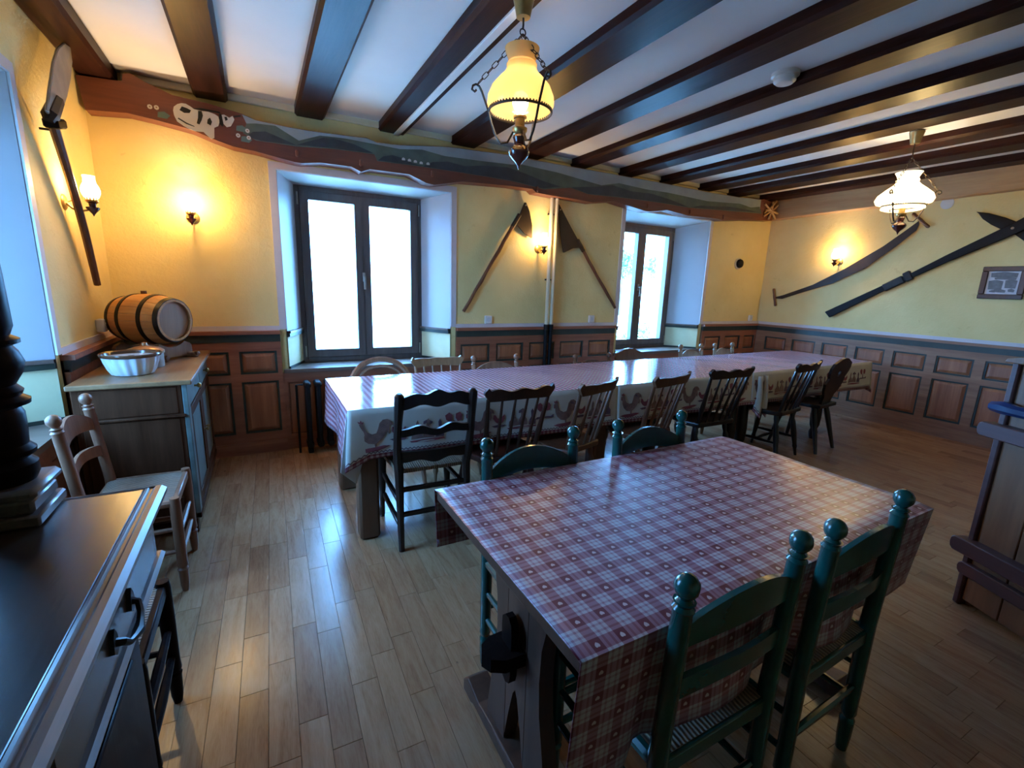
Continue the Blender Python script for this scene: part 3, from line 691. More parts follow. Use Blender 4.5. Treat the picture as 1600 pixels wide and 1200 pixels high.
def chain(parent, a, b, n, mat='rustiron', w=.0085):
    a = Vector(a); b = Vector(b)
    ch = MB().tube([a+(b-a).normalized()*-.002, a+(b-a).normalized()*.006], .003, 6).build('chain', M[mat], parent)
    d = (b-a)/n; L = d.length
    for i in range(n):
        c = a+d*(i+.5); q = d.normalized().to_track_quat('Z', 'Y').to_matrix().to_4x4()
        mm = Matrix.Translation(c) @ q @ Matrix.Rotation(PI/2*(i % 2), 4, 'Z')
        hl = L*.56
        pts = []
        for k in range(12):
            an = 2*PI*k/12; pts.append((w*math.cos(an), 0, math.sin(an)*w+(hl-w)*(1 if math.sin(an) > 0.01 else -1 if math.sin(an) < -.01 else 0)))
        MB().tube(pts, .0021, 5, mm, closed=True).build('chain_link', M[mat], ch)
    return ch
def pendant(loc, zc, label, amber, watts, prof, s=1.0, rot=0.0, drop=.0):
    """loc = ceiling point, local z down from the ceiling"""
    t = thing('pendant_lamp', loc, label, 'pendant lamp', 'oil-lamp style pendant lamps', rot)
    Z = lambda z: z-loc[2]
    MB().lathe([(.018, Z(zc[0])-.085), (.03, Z(zc[0])-.084), (.046, Z(zc[0])-.012), (.050, Z(zc[0]))], n=20).build('ceiling_canopy', M['brass'], t)
    MB().tube([(0, 0, Z(zc[0])-.08), (.002, .001, (Z(zc[0])-.08+Z(zc[1]))/2), (0, 0, Z(zc[1])+.012)], .0045, 8).build('cord', M['rustiron'], t)
    MB().tube([(.014*math.cos(a), 0, Z(zc[1])+.014*math.sin(a)) for a in [k*PI/6 for k in range(12)]], .003, 6, closed=True).build('hook_ring', M['rustiron'], t)
    # frame: ring, three scrolled arms
    zr = Z(zc[2]); R = .140*s; zb = Z(zc[3])
    ring = MB().tube([(R*math.cos(k*PI/20), R*math.sin(k*PI/20), zr) for k in range(40)], .0055, 6, closed=True)
    for k in range(60):
        a = k*PI/30; ring.box(-.003, .003, -.003, .003, -.004, .010, Matrix.Translation((R*math.cos(a), R*math.sin(a), zr)))
    ring.build('shade_ring', M['rustiron'], t)
    for k in range(3):
        a = k*2*PI/3+.6; ca, sa = math.cos(a), math.sin(a)
        rz = [(.028, zb+.02), (.045, zb+.005), (.062, zb+.012), (.066, zb+.03), (.058, zb+.038)]
        arm = [(.030, zb+.045), (.055, zb+.0), (.085, zb-.005), (.110, zb+.03), (.128, zb+.075), (R+.004, zr), (R+.018, zr+.035), (R+.034, zr+.075), (R+.046, zr+.096), (R+.060, zr+.104), (R+.074, zr+.098), (R+.078, zr+.082), (R+.066, zr+.074), (R+.058, zr+.082)]
        MB().tube([(r*ca, r*sa, z) for r, z in arm], .0062, 6, flat=.8).build('scroll_arm', M['rustiron'], t)
        chain(t, (0, 0, Z(zc[1])-.008), ((R+.052)*ca, (R+.052)*sa, zr+.106), 9)
    MB().lathe([(r, Z(zc[2])+z) for r, z in prof], n=40, cap=False).build('glass_shade', M['amberglass' if amber else 'opalglass'], t)
    MB().lathe([(.012, zb+.03), (.024, zb+.035), (.034, zb+.05), (.034, zb+.062), (.022, zb+.068), (.022, zb+.10), (.030, zb+.102), (.030, zb+.110), (.012, zb+.112)], n=20).build('burner', M['brass'], t)
    MB().lathe([(.014, zb+.108), (.018, zb+.125), (.034, zb+.155), (.037, zb+.178), (.030, zb+.20), (.012, zb+.212), (.001, zb+.214)], n=20).build('bulb', M['bulb'], t)
    e = Z(zc[4])
    h = zb+.035-e
    MB().lathe([(.002, e), (.006, e+.10*h), (.014, e+.19*h), (.032, e+.30*h), (.045, e+.41*h), (.049, e+.50*h), (.043, e+.60*h), (.024, e+.70*h), (.024, e+.80*h), (.030, e+.92*h), (.024, e+h)], n=24).build('glazed_finial', M['redglaze'], t)
    lamp_light('pendant_light', t, (0, 0, zb+.19), watts, WARM, .035)
    return t
pendant((1.097, 2.009, ZB), (2.645, 2.505, 2.188, 2.06, 1.947), 'pendant oil lamp with smooth amber shade over the near end of the long table', True, 6,
        [(.137, 0), (.150, .03), (.148, .06), (.130, .10), (.098, .135), (.076, .155), (.066, .175), (.068, .19), (.060, .20), (.062, .215), (.072, .235), (.076, .255)])
pendant((4.586, 1.968, ZC), (2.69, 2.515, 2.145, 2.03, 1.929), 'pendant oil lamp with bright scalloped white shade near the right wall', False, 48,
        [(.118, -.03), (.142, -.02), (.140, .0), (.128, .008), (.178, .022), (.190, .05), (.175, .085), (.13, .125), (.092, .155), (.072, .178), (.076, .195), (.066, .208), (.074, .23), (.088, .252)], 1.0, .4)

# ------------------------------------------------------------------ things on the walls
# triangular blades on poles
def blade(label, poly, pole, tip):
    c = (pole[1][0], YB, pole[1][1])
    t = thing('hay_knife', c, label, 'old tool', 'triangular blades hung on the back wall')
    f = lambda p: (p[0]-c[0], p[1]-c[2])
    bevel(MB().prism([f(p) for p in poly], -.040, -.030, 'y').build('blade', M['rustiron'], t, smooth=False), .003, 1)
    a = f(pole[0]); b = f(pole[1])
    n = 9; pts = [(a[0]+(b[0]-a[0])*k/n+random.uniform(-.004, .004), -.030, a[1]+(b[1]-a[1])*k/n) for k in range(n+1)]
    MB().tube(pts, [.021]+[.017+random.uniform(-.002, .002) for k in range(n-1)]+[.016], 8).build('pole', M['midbrown'], t)
    s0 = a; d = Vector((b[0]-a[0], 0, b[1]-a[1])).normalized()
    MB().tube([(a[0]-d.x*.08, -.032, a[1]-d.z*.08), (a[0]+d.x*.06, -.032, a[1]+d.z*.06)], .022, 8).build('socket', M['rustiron'], t)
    tp = f(tip); MB().lathe([(.001, 0), (.008, .002), (.008, .008), (.001, .010)], n=10, M=Matrix.Translation((tp[0], -.042, tp[1])) @ Matrix.Rotation(PI/2, 4, 'X')).build('nail', M['steel'], t)
blade('triangular dark iron blade on a wooden pole, left of the white pipes', [(2.352, 2.225), (2.372, 2.228), (2.415, 2.15), (2.452, 2.02), (2.456, 1.905), (2.445, 1.897), (2.36, 1.935), (2.262, 2.02), (2.275, 2.045)], ((2.262, 2.04), (1.728, 1.170)), (2.366, 2.20))
blade('triangular dark iron blade on a wooden pole, right of the white pipes', [(2.742, 2.24), (2.760, 2.252), (2.90, 2.07), (3.051, 1.886), (3.075, 1.86), (3.045, 1.845), (2.963, 1.834), (2.85, 1.782), (2.835, 1.786), (2.782, 2.0)], ((3.065, 1.86), (3.600, 1.215)), (2.772, 2.20))

# bent hoe on the left wall
t = thing('long_handled_hoe', (XL, 3.7, 1.34), 'tall bent wooden-handled hoe with a broad steel blade on the left wall', 'old tool')
g = lambda y, z: (y-3.7, z-1.34)
bl = [(3.655, 2.615), (3.56, 2.60), (3.44, 2.53), (3.335, 2.43), (3.22, 2.28), (3.125, 2.15), (3.18, 2.13), (3.33, 2.20), (3.46, 2.31), (3.57, 2.43), (3.65, 2.54)]
bevel(MB().prism([g(*p) for p in bl], .078, .092, 'x').build('blade', M['steel'], t, smooth=False), .004, 1)
MB().tube([(.085, *g(3.30, 2.245)), (.085, *g(3.17, 2.14)), (.080, *g(3.16, 2.115))], [.030, .034, .02], 8).build('neck', M['rustiron'], t)
MB().box(.052, .112, -.07, .07, -.022, .022, Matrix.Translation((0, *g(3.235, 2.125))) @ Matrix.Rotation(.25, 4, 'X'), .008).build('ferrule', M['blackwood'], t)
hp = [(3.22, 2.12), (3.30, 2.03), (3.40, 1.90), (3.49, 1.77), (3.57, 1.64), (3.64, 1.50), (3.71, 1.35)]
MB().tube([(.078-.006*k, *g(*p)) for k, p in enumerate(hp)], [.022, .021, .02, .02, .02, .019, .018], 8).build('handle', M['midbrown'], t)
MB().tube([(.012, *g(3.27, 2.10)), (.08, *g(3.27, 2.10))], .006, 6).build('nail', M['iron'], t)

# two-man saw
t = thing('two_man_saw', (XR, 3.2, 1.25), 'curved dark two-man saw with a handle at each end on the right wall', 'saw')
sw = [(3.96, 1.393), (3.857, 1.422), (3.494, 1.562), (3.152, 1.755), (2.794, 1.995), (2.60, 2.16), (2.508, 2.241), (2.50, 2.20), (2.514, 2.144), (2.671, 1.988), (2.946, 1.752), (3.267, 1.581), (3.639, 1.454), (3.867, 1.371), (3.95, 1.372)]
MB().prism([(a-3.2, b-1.25) for a, b in sw], -.034, -.029, 'x').build('saw_blade', M['steel' if 0 else 'rustiron'], t, smooth=False)
for a, b in (((4.005, 1.505), (3.945, 1.27)), ((2.575, 2.325), (2.41, 2.165))):
    MB().turned((-.032, a[0]-3.2, a[1]-1.25), (-.032, b[0]-3.2, b[1]-1.25), [(0, .010), (.05, .017), (.3, .015), (.5, .018), (.7, .015), (.95, .017), (1, .010)]).build('saw_handle', M['midbrown'], t)
for a, b in ((3.6, 1.50), (2.8, 1.95)): MB().tube([(-.012, a-3.2, b-1.25), (-.036, a-3.2, b-1.25)], .005, 6).build('nail', M['iron'], t)
# long black pole tool with leaf blades
t = thing('leaf_bladed_shears', (XR, 2.4, 1.17), 'long black pole with crossed leaf-shaped blades above the framed picture', 'old tool')
f = lambda p: (p[0]-2.4, p[1]-1.17)
pole = [(3.285, 1.232), (3.222, 1.168), (2.704, 1.500), (2.498, 1.625), (2.197, 1.803), (1.816, 2.004), (1.70, 2.07), (1.50, 2.22), (1.40, 2.33), (1.38, 2.38), (1.46, 2.36), (1.60, 2.27), (1.758, 2.154), (1.847, 2.099), (2.21, 1.875), (2.474, 1.700), (2.72, 1.565)]
bevel(MB().prism([f(p) for p in pole], -.055, -.028, 'x').build('pole_blade', M['black'], t, smooth=False), .004, 1)
leaf = [(2.062, 2.282), (2.035, 2.275), (1.964, 2.257), (1.843, 2.205), (1.748, 2.152), (1.60, 2.04), (1.42, 1.95), (1.38, 1.90), (1.45, 1.90), (1.62, 1.93), (1.746, 2.04), (1.847, 2.095), (1.931, 2.148), (2.002, 2.208), (2.04, 2.262)]
bevel(MB().prism([f(p) for p in leaf], -.028, -.010, 'x').build('cross_blade', M['black'], t, smooth=False), .004, 1)
MB().lathe([(.001, 0), (.012, .002), (.012, .01), (.001, .014)], n=12, M=Matrix.Translation((-.055, *f((1.765, 2.098)))) @ Matrix.Rotation(-PI/2, 4, 'Y')).build('rivet', M['steel'], t)
dirv = Vector((2.498-2.704, 1.66-1.535)).normalized()
for (a, b, L, wd, nm) in ((2.50, 1.665, .07, .052, 'collar'), (2.62, 1.585, .20, .042, 'iron_sleeve')):
    an = math.atan2(dirv.y, dirv.x)
    MB().box(-.062, -.020, -L/2, L/2, -wd, wd, Matrix.Translation((0, *f((a, b)))) @ Matrix.Rotation(an, 4, 'X'), .008).build(nm, M['iron'], t)
# framed print
t = thing('framed_print', (XR, 1.755, 1.45), 'small framed grey print of buildings on the right wall', 'picture')
m = MB(); w_, h_, b_ = .158, .305, .045
m.box(-.025, -.004, -w_, w_, 0, b_, c=.005); m.box(-.025, -.004, -w_, w_, h_-b_, h_, c=.005); m.box(-.025, -.004, -w_, -w_+b_, b_, h_-b_, c=.005); m.box(-.025, -.004, w_-b_, w_, b_, h_-b_, c=.005)
m.build('picture_frame', M['darkred'], t)
MB().box(-.010, -.004, -w_+b_-.002, w_-b_+.002, b_-.002, h_-b_+.002).build('print_sheet', M['paper'], t)
for (a, b, c, d) in ((-.09, .09, .20, .245), (-.06, .085, .18, .20), (-.095, .0, .085, .17), (.02, .095, .10, .175), (-.05, .03, .06, .085), (-.08, -.04, .06, .075), (.05, .09, .065, .09)):
    MB().prism([(-b, c), (-a, c+.004), (-a+.004, d), (-(a+b)/2, d+.010), (-b-.004, d-.003)], -.0115, -.0095, 'x').build('printed_shape', M['ink'], t)

# sockets, detector, cover plates, pipes
def socket(loc, rz, label, body=.0):
    t = thing('wall_socket', loc, label, 'socket', 'white wall sockets', rz)
    MB().box(-.040, .040, -.022-body, 0, -.040, .040, c=.006).build('socket_box', M['white_plastic'], t)
    MB().lathe([(.021, 0), (.021, .004), (.018, .004), (.018, .001), (.001, .001)], n=20, M=Matrix.Translation((0, -.022-body, 0)) @ Matrix.Rotation(PI/2, 4, 'X')).build('socket_cup', M['paper'], t)
socket((2.0, YB, 1.088), 0, 'white wall socket below the left triangular blade')
socket((3.285, YB, 1.09), 0, 'white wall socket below the right triangular blade')
socket((6.10, YB, 1.09), 0, 'white wall socket near the far corner')
socket((XL, 3.76, 1.10), PI/2, 'white wall socket beside the barrel', .02)
t = thing('wall_sensor', (5.70, YB, 1.815), 'round dark knob on the back wall right of the far window', 'knob')
MB().lathe([(.075, 0), (.078, .008), (.070, .014), (.001, .014)], n=24, M=Matrix.Rotation(PI/2, 4, 'X')).build('base_ring', M['cream'], t)
MB().lathe([(.056, .012), (.060, .025), (.052, .045), (.030, .058), (.001, .062)], n=24, M=Matrix.Rotation(PI/2, 4, 'X')).build('ball', M['black'], t)
t = thing('cover_plate', (XR, 2.31, 2.392), 'small round white cover plate high on the right wall', 'cover plate')
MB().lathe([(.055, 0), (.055, .006), (.045, .012), (.001, .013)], n=24, M=Matrix.Rotation(-PI/2, 4, 'Y')).build('plate', M['white_plastic'], t)
t = thing('smoke_detector', (2.826, 1.93, ZC), 'white round smoke detector on the ceiling between two beams', 'smoke detector')
MB().lathe([(.075, 0), (.075, -.018), (.066, -.024)], n=28).build('mounting_base', M['white_plastic'], t)
MB().lathe([(.062, -.024), (.060, -.045), (.045, -.058), (.001, -.060)], n=28).build('detector_head', M['white_plastic'], t)
for x, r, lab in ((2.655, .020, 'left one of the two vertical heating pipes on the back wall'), (2.713, .020, 'right one of the two vertical heating pipes on the back wall')):
    t = thing('heating_pipe', (x, YB-.062, 0), lab, 'pipe', 'vertical heating pipes')
    MB().tube([(0, 0, .03), (0, 0, 1.02)], r*1.05, 10).build('black_lower_length', M['black'], t)
    MB().tube([(0, 0, 1.02), (0, 0, 2.298)], r, 10).build('painted_upper_length', M['cream'], t)
    MB().lathe([(r, .98), (r*1.35, .985), (r*1.35, 1.035), (r, 1.04)], n=12).build('coupling', M['black'], t)
    for z in (.4, 1.5, 2.15): MB().box(-.006, .006, 0, .064, z-.008, z+.008).build('pipe_clip', M['iron'], t)
# radiator under the first window
t = thing('cast_iron_radiator', (.9, 4.05, 0), 'black cast-iron column radiator under the near window', 'radiator')
for i in range(16):
    x = -.60+i*.08
    m = MB()
    for y in (-.055, .0, .055): m.box(x-.018, x+.018, y-.018, y+.018, .06, .58, c=.010)
    m.box(x-.026, x+.026, -.075, .075, .56, .605, c=.012); m.box(x-.026, x+.026, -.075, .075, .05, .10, c=.012)
    m.build('radiator_column', M['black'], t)
for x in (-.60, .60): MB().box(x-.02, x+.02, -.05, .05, 0, .07, c=.005).build('foot', M['black'], t)
MB().tube([(-.63, 0, .58), (-.68, 0, .58), (-.68, 0, 0)], .010, 8).build('valve_pipe', M['black'], t)

# ------------------------------------------------------------------ the long table: three tables end to end, each under its cloth
ZT = .77
TY0, TY1 = 2.42, 3.275
def long_table(x0, x1, label, legs, square, il=.075, ir=.075):
    t = thing('dining_table', ((x0+x1)/2, (TY0+TY1)/2, 0), label, 'table', 'tables of the long row')
    hx, hy = (x1-x0)/2-.012, (TY1-TY0)/2-.012
    bevel(MB().box(-hx, hx, -hy, hy, ZT-.035, ZT-.005).build('tabletop', M['tableleg'], t, smooth=False), .004, 1)
    m = MB(); a, b = hx-.06, hy-.06
    m.box(-a, a, -b, -b+.025, ZT-.13, ZT-.035); m.box(-a, a, b-.025, b, ZT-.13, ZT-.035); m.box(-a, -a+.025, -b, b, ZT-.13, ZT-.035); m.box(a-.025, a, -b, b, ZT-.13, ZT-.035)
    m.build('apron', M['tableleg'], t, smooth=False)
    for sx in (-1, 1):
        for sy in (-1, 1):
            cx, cy = sx*(hx-(.075 if sy > 0 else il if sx < 0 else ir)), sy*(hy-.06)
            if square: m = MB().box(cx-.055, cx+.055, cy-.055, cy+.055, 0, ZT-.036, c=.014)
            else: m = MB().turned((cx, cy, 0), (cx, cy, ZT-.036), [(0, .03), (.04, .038), (.1, .042), (.14, .03), (.2, .045), (.35, .05), (.6, .042), (.68, .034), (.72, .052), (.74, .052), (1, .052)], 14)
            m.build('leg', M[legs], t)
    return t
TX = (.372, 2.16, 3.64, 5.60)
long_table(TX[0]+.004, TX[1]-.004, 'oak dining table with stout square legs at the near-left end of the long row', 'tableleg', True)
long_table(TX[1]+.004, TX[2]-.004, 'dark dining table in the middle of the long row', 'dark', False, il=.42)
long_table(TX[2]+.004, TX[3]-.004, 'dark dining table at the far right end of the long row', 'dark', False, il=.05, ir=.70)

DROP = .275
def near_y(x, z):                                    # face of the cloth hanging towards the room
    k = max(0.0, (ZT-z)/DROP)
    return TY0-.014-.020*k-.007*k*math.sin(x*8.3+.6)-.004*k*math.sin(x*19)
def motif(par, kind, cx, L0, s=1.0):
    shapes = {
     'rooster': [('printbrown', [(-.082, .048), (-.066, .060), (-.054, .054), (-.046, .030), (-.034, .008), (-.008, -.006), (.014, -.002), (.024, .022), (.032, .050), (.050, .068), (.074, .070), (.096, .054), (.104, .030), (.094, .036), (.082, .034), (.086, .010), (.080, -.012), (.070, .000), (.056, -.022), (.036, -.044), (.014, -.058), (.012, -.080), (.004, -.080), (.002, -.060), (-.030, -.054), (-.056, -.032), (-.070, -.004), (-.072, .028)]),
                 ('printred', [(-.078, .056), (-.080, .072), (-.070, .066), (-.064, .076), (-.058, .064), (-.050, .066), (-.054, .054), (-.066, .060)]), ('printred', [(-.082, .046), (-.074, .042), (-.074, .022), (-.082, .026)]),
                 ('printdark', [(.040, .052), (.056, .060), (.074, .052), (.080, .034), (.070, .040), (.054, .044)]),
                 ('printred', [(-.085, -.088), (-.05, -.080), (.0, -.078), (.05, -.074), (.085, -.078), (.06, -.088), (.02, -.10), (-.04, -.102)])],
     'geese': [('printbrown', [(-.09, -.06), (-.085, -.03), (-.065, -.01), (-.06, .03), (-.052, .045), (-.045, .03), (-.048, .0), (-.03, -.02), (-.025, -.055)]),
               ('printbrown', [(-.025, -.055), (-.018, -.02), (-.005, .0), (.002, .04), (.01, .05), (.02, .035), (.012, .01), (.035, -.02), (.04, -.058)]),
               ('printdark', [(.05, -.06), (.055, -.03), (.07, -.01), (.068, .025), (.078, .04), (.088, .022), (.085, -.01), (.10, -.03), (.10, -.06)]),
               ('printdark', [(-.02, .02), (.0, .025), (.03, .02), (.035, .03), (.005, .045), (-.018, .035)]),
               ('printred', [(-.10, -.068), (-.02, -.064), (.10, -.066), (.105, -.074), (.0, -.08), (-.09, -.076)])],
     'flowers': [('printred', [(-.055, .055), (-.03, .07), (-.012, .055), (-.015, .02), (-.03, .012), (-.05, .03)]),
                 ('printred', [(.01, .06), (.035, .068), (.05, .05), (.045, .02), (.02, .015), (.008, .035)]),
                 ('printdark', [(-.006, .02), (.002, .02), (.004, -.02), (.05, -.022), (.07, -.012), (.07, -.03), (-.07, -.034), (-.05, -.02), (-.008, -.02)])],
     'hen': [('printred', [(-.04, .0), (-.035, .025), (-.022, .02), (-.01, .0), (.015, .0), (.035, .02), (.04, -.005), (.025, -.03), (.0, -.035), (-.02, -.025)]),
             ('printdark', [(-.05, -.045), (.0, -.04), (.045, -.045), (.03, -.055), (-.03, -.056)])]}
    for mt, pts in shapes[kind]:
        P = [(cx+a*s, .635+b*s) for a, b in pts]; n = len(P); vs = []
        for d in (-.0022, -.0004): vs += [(x-L0.x, near_y(x, z)+d-L0.y, z-L0.z) for x, z in P]
        MB().add(vs, [tuple(range(n)), tuple(range(2*n-1, n-1, -1))]+[(i, (i+1) % n, n+(i+1) % n, n+i) for i in range(n)]).build(kind+'_print', M[mt], par, smooth=False)
def long_cloth(x0, x1, label, endflap, lift=0.0, bunch=False):
    z = ZT+lift; t = thing('tablecloth', ((x0+x1)/2, (TY0+TY1)/2, z-.004), label, 'tablecloth', 'oilcloths on the long row')
    L0 = Vector(t.location); m = MB()
    xa = x0-.012 if endflap < 0 else x0; xb = x1+.012 if endflap > 0 else x1
    nx = int((xb-xa)/.05)
    def wav(x, y): return .0016*math.sin(x*11+y*3)*math.sin(y*7+x*2)
    m.grid(lambda u, v: (xa+(xb-xa)*u-L0.x, TY0-.012+(TY1-TY0+.024)*v-L0.y, z+wav(xa+(xb-xa)*u, TY0+(TY1-TY0)*v)*(0 if v in (0, 1) else 1)-L0.z), nx, 14, uvf=lambda u, v: (xa+(xb-xa)*u, TY0+(TY1-TY0)*v))
    m.build('cloth_top', M['finecheck'], t)
    def skirt(path, face, mat, uvscale):
        n = len(path)-1; acc = [0]
        for i in range(n): acc.append(acc[-1]+(Vector(path[i+1])-Vector(path[i])).length)
        mm = MB()
        mm.grid(lambda u, v: tuple(Vector(face(path[round(u*n)], v))-L0), n, 8, uvf=lambda u, v: (acc[round(u*n)], v if uvscale is None else v*uvscale))
        o = mm.build('cloth_skirt', M[mat], t); s = o.modifiers.new('thick', 'SOLIDIFY'); s.thickness = .0015; s.offset = -1
        return o
    npth = [(xa+(xb-xa)*i/(nx*2), TY0) for i in range(nx*2+1)]
    def fnear(p, v):
        x = p[0]; dl = DROP+.0*v
        cor = 0
        if endflap < 0: cor = max(0, 1-(x-xa)/.10)
        zz = z-v*(dl+.05*cor)
        zf = min(zz, ZT)
        yy = near_y(x, max(zf, ZT-DROP)) if v > 0 else TY0-.012
        return (x-.03*cor*v, yy-.02*cor*v, zz)
    skirt(npth, fnear, 'border', None)
    fpth = [(xa+(xb-xa)*i/nx, TY1) for i in range(nx+1)]
    skirt(fpth, lambda p, v: (p[0], TY1+.012+.02*v+.006*v*math.sin(p[0]*8), z-v*DROP), 'border', None)
    if endflap:
        xe = xa if endflap < 0 else xb
        pth = [(xe, TY0-.012+(TY1-TY0+.024)*i/24) for i in range(25)]
        def fend(p, v):
            k = (p[1]-TY0)/(TY1-TY0); cor = max(0, 1-k/.12)
            sg = -1 if endflap < 0 else 1
            return (p[0]+sg*(.012+.035*math.sin(k*9)*.5+.03*cor)*v, p[1]+(-.02 if k < .5 else .045)*cor*v, z-v*(DROP+.05*cor))
        skirt(pth, fend, 'finecheck' if endflap < 0 else 'border', DROP if endflap < 0 else None)
        if endflap < 0:                              # the folded corners hang lower and show the white back
            for yy, sg in ((TY0-.012, -1),):
                m2 = MB(); A = Vector((xa-.004, yy, z-.02)); 
                pts = [A, Vector((xa-.05, yy+sg*.035, z-DROP-.045)), Vector((xa+.03, yy+sg*.012, z-DROP-.13)), Vector((xa+.075, yy-sg*.03, z-DROP-.02)), Vector((xa+.04, yy-sg*.035, z-.10))]
                m2.add([p-L0 for p in pts], [(0, 1, 2), (0, 2, 3), (0, 3, 4)])
                o = m2.build('folded_corner', M['clothback'], t, smooth=False); s = o.modifiers.new('thick', 'SOLIDIFY'); s.thickness = .002
    x = x0+.115; seq = ('rooster', 'hen', 'geese', 'flowers'); k = 0
    while x < x1-.08:
        motif(t, seq[k % 4], x, L0); x += (.135, .155, .165, .155)[k % 4]; k += 1
    if bunch:
        for dx, w_ in ((.085, .06), (.165, .05)):
            m2 = MB(); n = 7
            m2.grid(lambda u, v: (x0+dx+(u-.5)*(w_+.05*v)+.02*math.sin(v*3)-L0.x, near_y(x0, ZT-.1)-.012-.028*math.sin(u*PI)*(.4+v)-L0.y, z-.03-v*(.30+.07*math.sin(u*2.4))-L0.z), n, 8, uvf=lambda u, v: (u*.1, v))
            o = m2.build('gathered_fold', M['border'], t); s = o.modifiers.new('thick', 'SOLIDIFY'); s.thickness = .0015
    return t
long_cloth(TX[0], TX[1], 'checked oilcloth with rooster border on the near-left table of the long row', -1)
long_cloth(TX[1], TX[2], 'checked oilcloth with rooster border on the middle table of the long row', 0)
long_cloth(TX[2], TX[3], 'checked oilcloth with gathered folds on the far right table of the long row', 1, .0, True)

# ------------------------------------------------------------------ near trestle table
FX0, FX1, FY0, FY1, FZ = .474, 1.878, .566, 1.360, .757
t = thing('trestle_table', ((FX0+FX1)/2, (FY0+FY1)/2, 0), 'brown trestle table with wedged tenons under the heart-check cloth', 'table')
L0 = Vector(t.location); hx, hy = (FX1-FX0)/2, (FY1-FY0)/2
bevel(MB().box(-hx, hx, -hy, hy, FZ-.040, FZ-.003).build('tabletop', M['trestle'], t, smooth=False), .006, 2)
for s in (-1, 1):
    xo = s*(hx-.115); cy_ = -.005
    th = .022
    half = [(.175, .06), (.165, .13), (.150, .22), (.128, .32), (.120, .42), (.125, .52), (.15, .62), (.19, .70), (.20, .715)]
    outline = [(-a, z) for a, z in half[::-1]]+[(-.06, .06), (-.035, .18), (-.012, .27), (0, .29), (.012, .27), (.035, .18), (.06, .06)]+half
    w3 = [(-.20, -.058), (-.055, .055), (.058, .20)]
    # three upright boards make the trestle leg
    def clip(lo, hi):
        P = outline; out = []
        for lim, keep in ((lo, 1), (hi, -1)):
            src = P if keep == 1 else out; res = []
            for i in range(len(src)):
                p, q = src[i-1], src[i]; ip = (p[0]-lim)*keep >= 0; iq = (q[0]-lim)*keep >= 0
                if ip != iq:
                    f = (lim-p[0])/(q[0]-p[0]); res.append((lim, p[1]+f*(q[1]-p[1])))
                if iq: res.append(q)
            out = res
        return out
    for lo, hi in w3: MB().prism([(a+cy_, z) for a, z in clip(lo, hi)], xo-th, xo+th, 'x').build('trestle_board', M['trestle'], t, smooth=False)
    ft = [(-.335, 0), (-.335, .045), (-.30, .075), (-.265, .066), (-.21, .055), (-.12, .062), (.12, .062), (.21, .055), (.265, .066), (.30, .075), (.335, .045), (.335, 0), (.27, 0), (.25, .012), (-.25, .012), (-.27, 0)]
    bevel(MB().prism([(a+cy_, z) for a, z in ft], xo-.04, xo+.04, 'x').build('trestle_foot', M['trestle'], t, smooth=False), .005, 2)
    MB().box(xo-.03, xo+.03, -hy+.07, hy-.07, FZ-.075, FZ-.040, c=.005).build('cross_bearer', M['trestle'], t)
    # tenon tongue and wedge
    tg = [(-.0, -.052), (-.06, -.05), (-.095, -.03), (-.108, 0), (-.095, .03), (-.06, .05), (0, .052)]
    MB().prism([(xo+s*(th-.0)-s*a*1.0, cy_+b) if 0 else (xo+s*th+s*(-a), cy_+b) for a, b in tg], .415, .455, 'z').build('tenon', M['blackwood'], t, smooth=False)
    wd = [(.0, .335), (-.02, .345), (-.026, .37), (-.028, .50), (-.024, .53), (-.010, .545), (.010, .545), (.026, .53), (.028, .50), (.024, .37), (.018, .345)]
    MB().prism([(cy_+a, z) for a, z in wd], xo+s*(th+.012), xo+s*(th+.034), 'x').build('wedge', M['blackwood'], t)
MB().box(-hx+.14, hx-.14, cy_-.018, cy_+.018, .38, .49, c=.005).build('stretcher', M['trestle'], t)

t = thing('heart_check_tablecloth', ((FX0+FX1)/2, (FY0+FY1)/2, FZ), 'red and white check oilcloth with little hearts on the trestle table', 'tablecloth')
L0 = Vector(t.location)
RC = .012
def heart_profile(x):
    far, near = .195, .285
    if x < .63: near = .36
    if x > 1.62: near = .29
    pts = []
    n = 8
    for i in range(n+1):                              # far hang, bottom to top
        k = 1-i/n; pts.append((FY1+.004-.022*k+.004*k*math.sin(x*9), FZ-.004-k*far, -k*far))
    ny = 22
    for i in range(1, ny): k = i/ny; pts.append((FY1+.002-(FY1-FY0+.004)*k, FZ+.0005+.0012*math.sin(x*13+k*9)*math.sin(k*PI), (FY1-FY0)*k))
    for i in range(n+1):
        k = i/n
        g_ = max(0.0, 1-abs(x-.862)/.17)**.35 if abs(x-.862) < .17 else max(0.0, 1-abs(x-1.366)/.16)**.35 if abs(x-1.366) < .16 else 0.0
        pts.append((FY0-.004+(.026-.040*g_)*k+.004*k*math.sin(x*16.5+1.2), FZ-.004-k*near, (FY1-FY0)+k*near))
    return pts
nx = 56; m = MB(); prof = [heart_profile(FX0-.006+(FX1-FX0+.02)*i/nx) for i in range(nx+1)]; npr = len(prof[0])-1
m.grid(lambda u, v: (FX0-.006+(FX1-FX0+.02)*u-L0.x, prof[round(u*nx)][round(v*npr)][0]-L0.y, prof[round(u*nx)][round(v*npr)][1]-L0.z), nx, npr, uvf=lambda u, v: (FX0+(FX1-FX0)*u, prof[round(u*nx)][round(v*npr)][2]))
o = m.build('cloth_sheet', M['heartcloth'], t); s = o.modifiers.new('thick', 'SOLIDIFY'); s.thickness = .0016; s.offset = 1

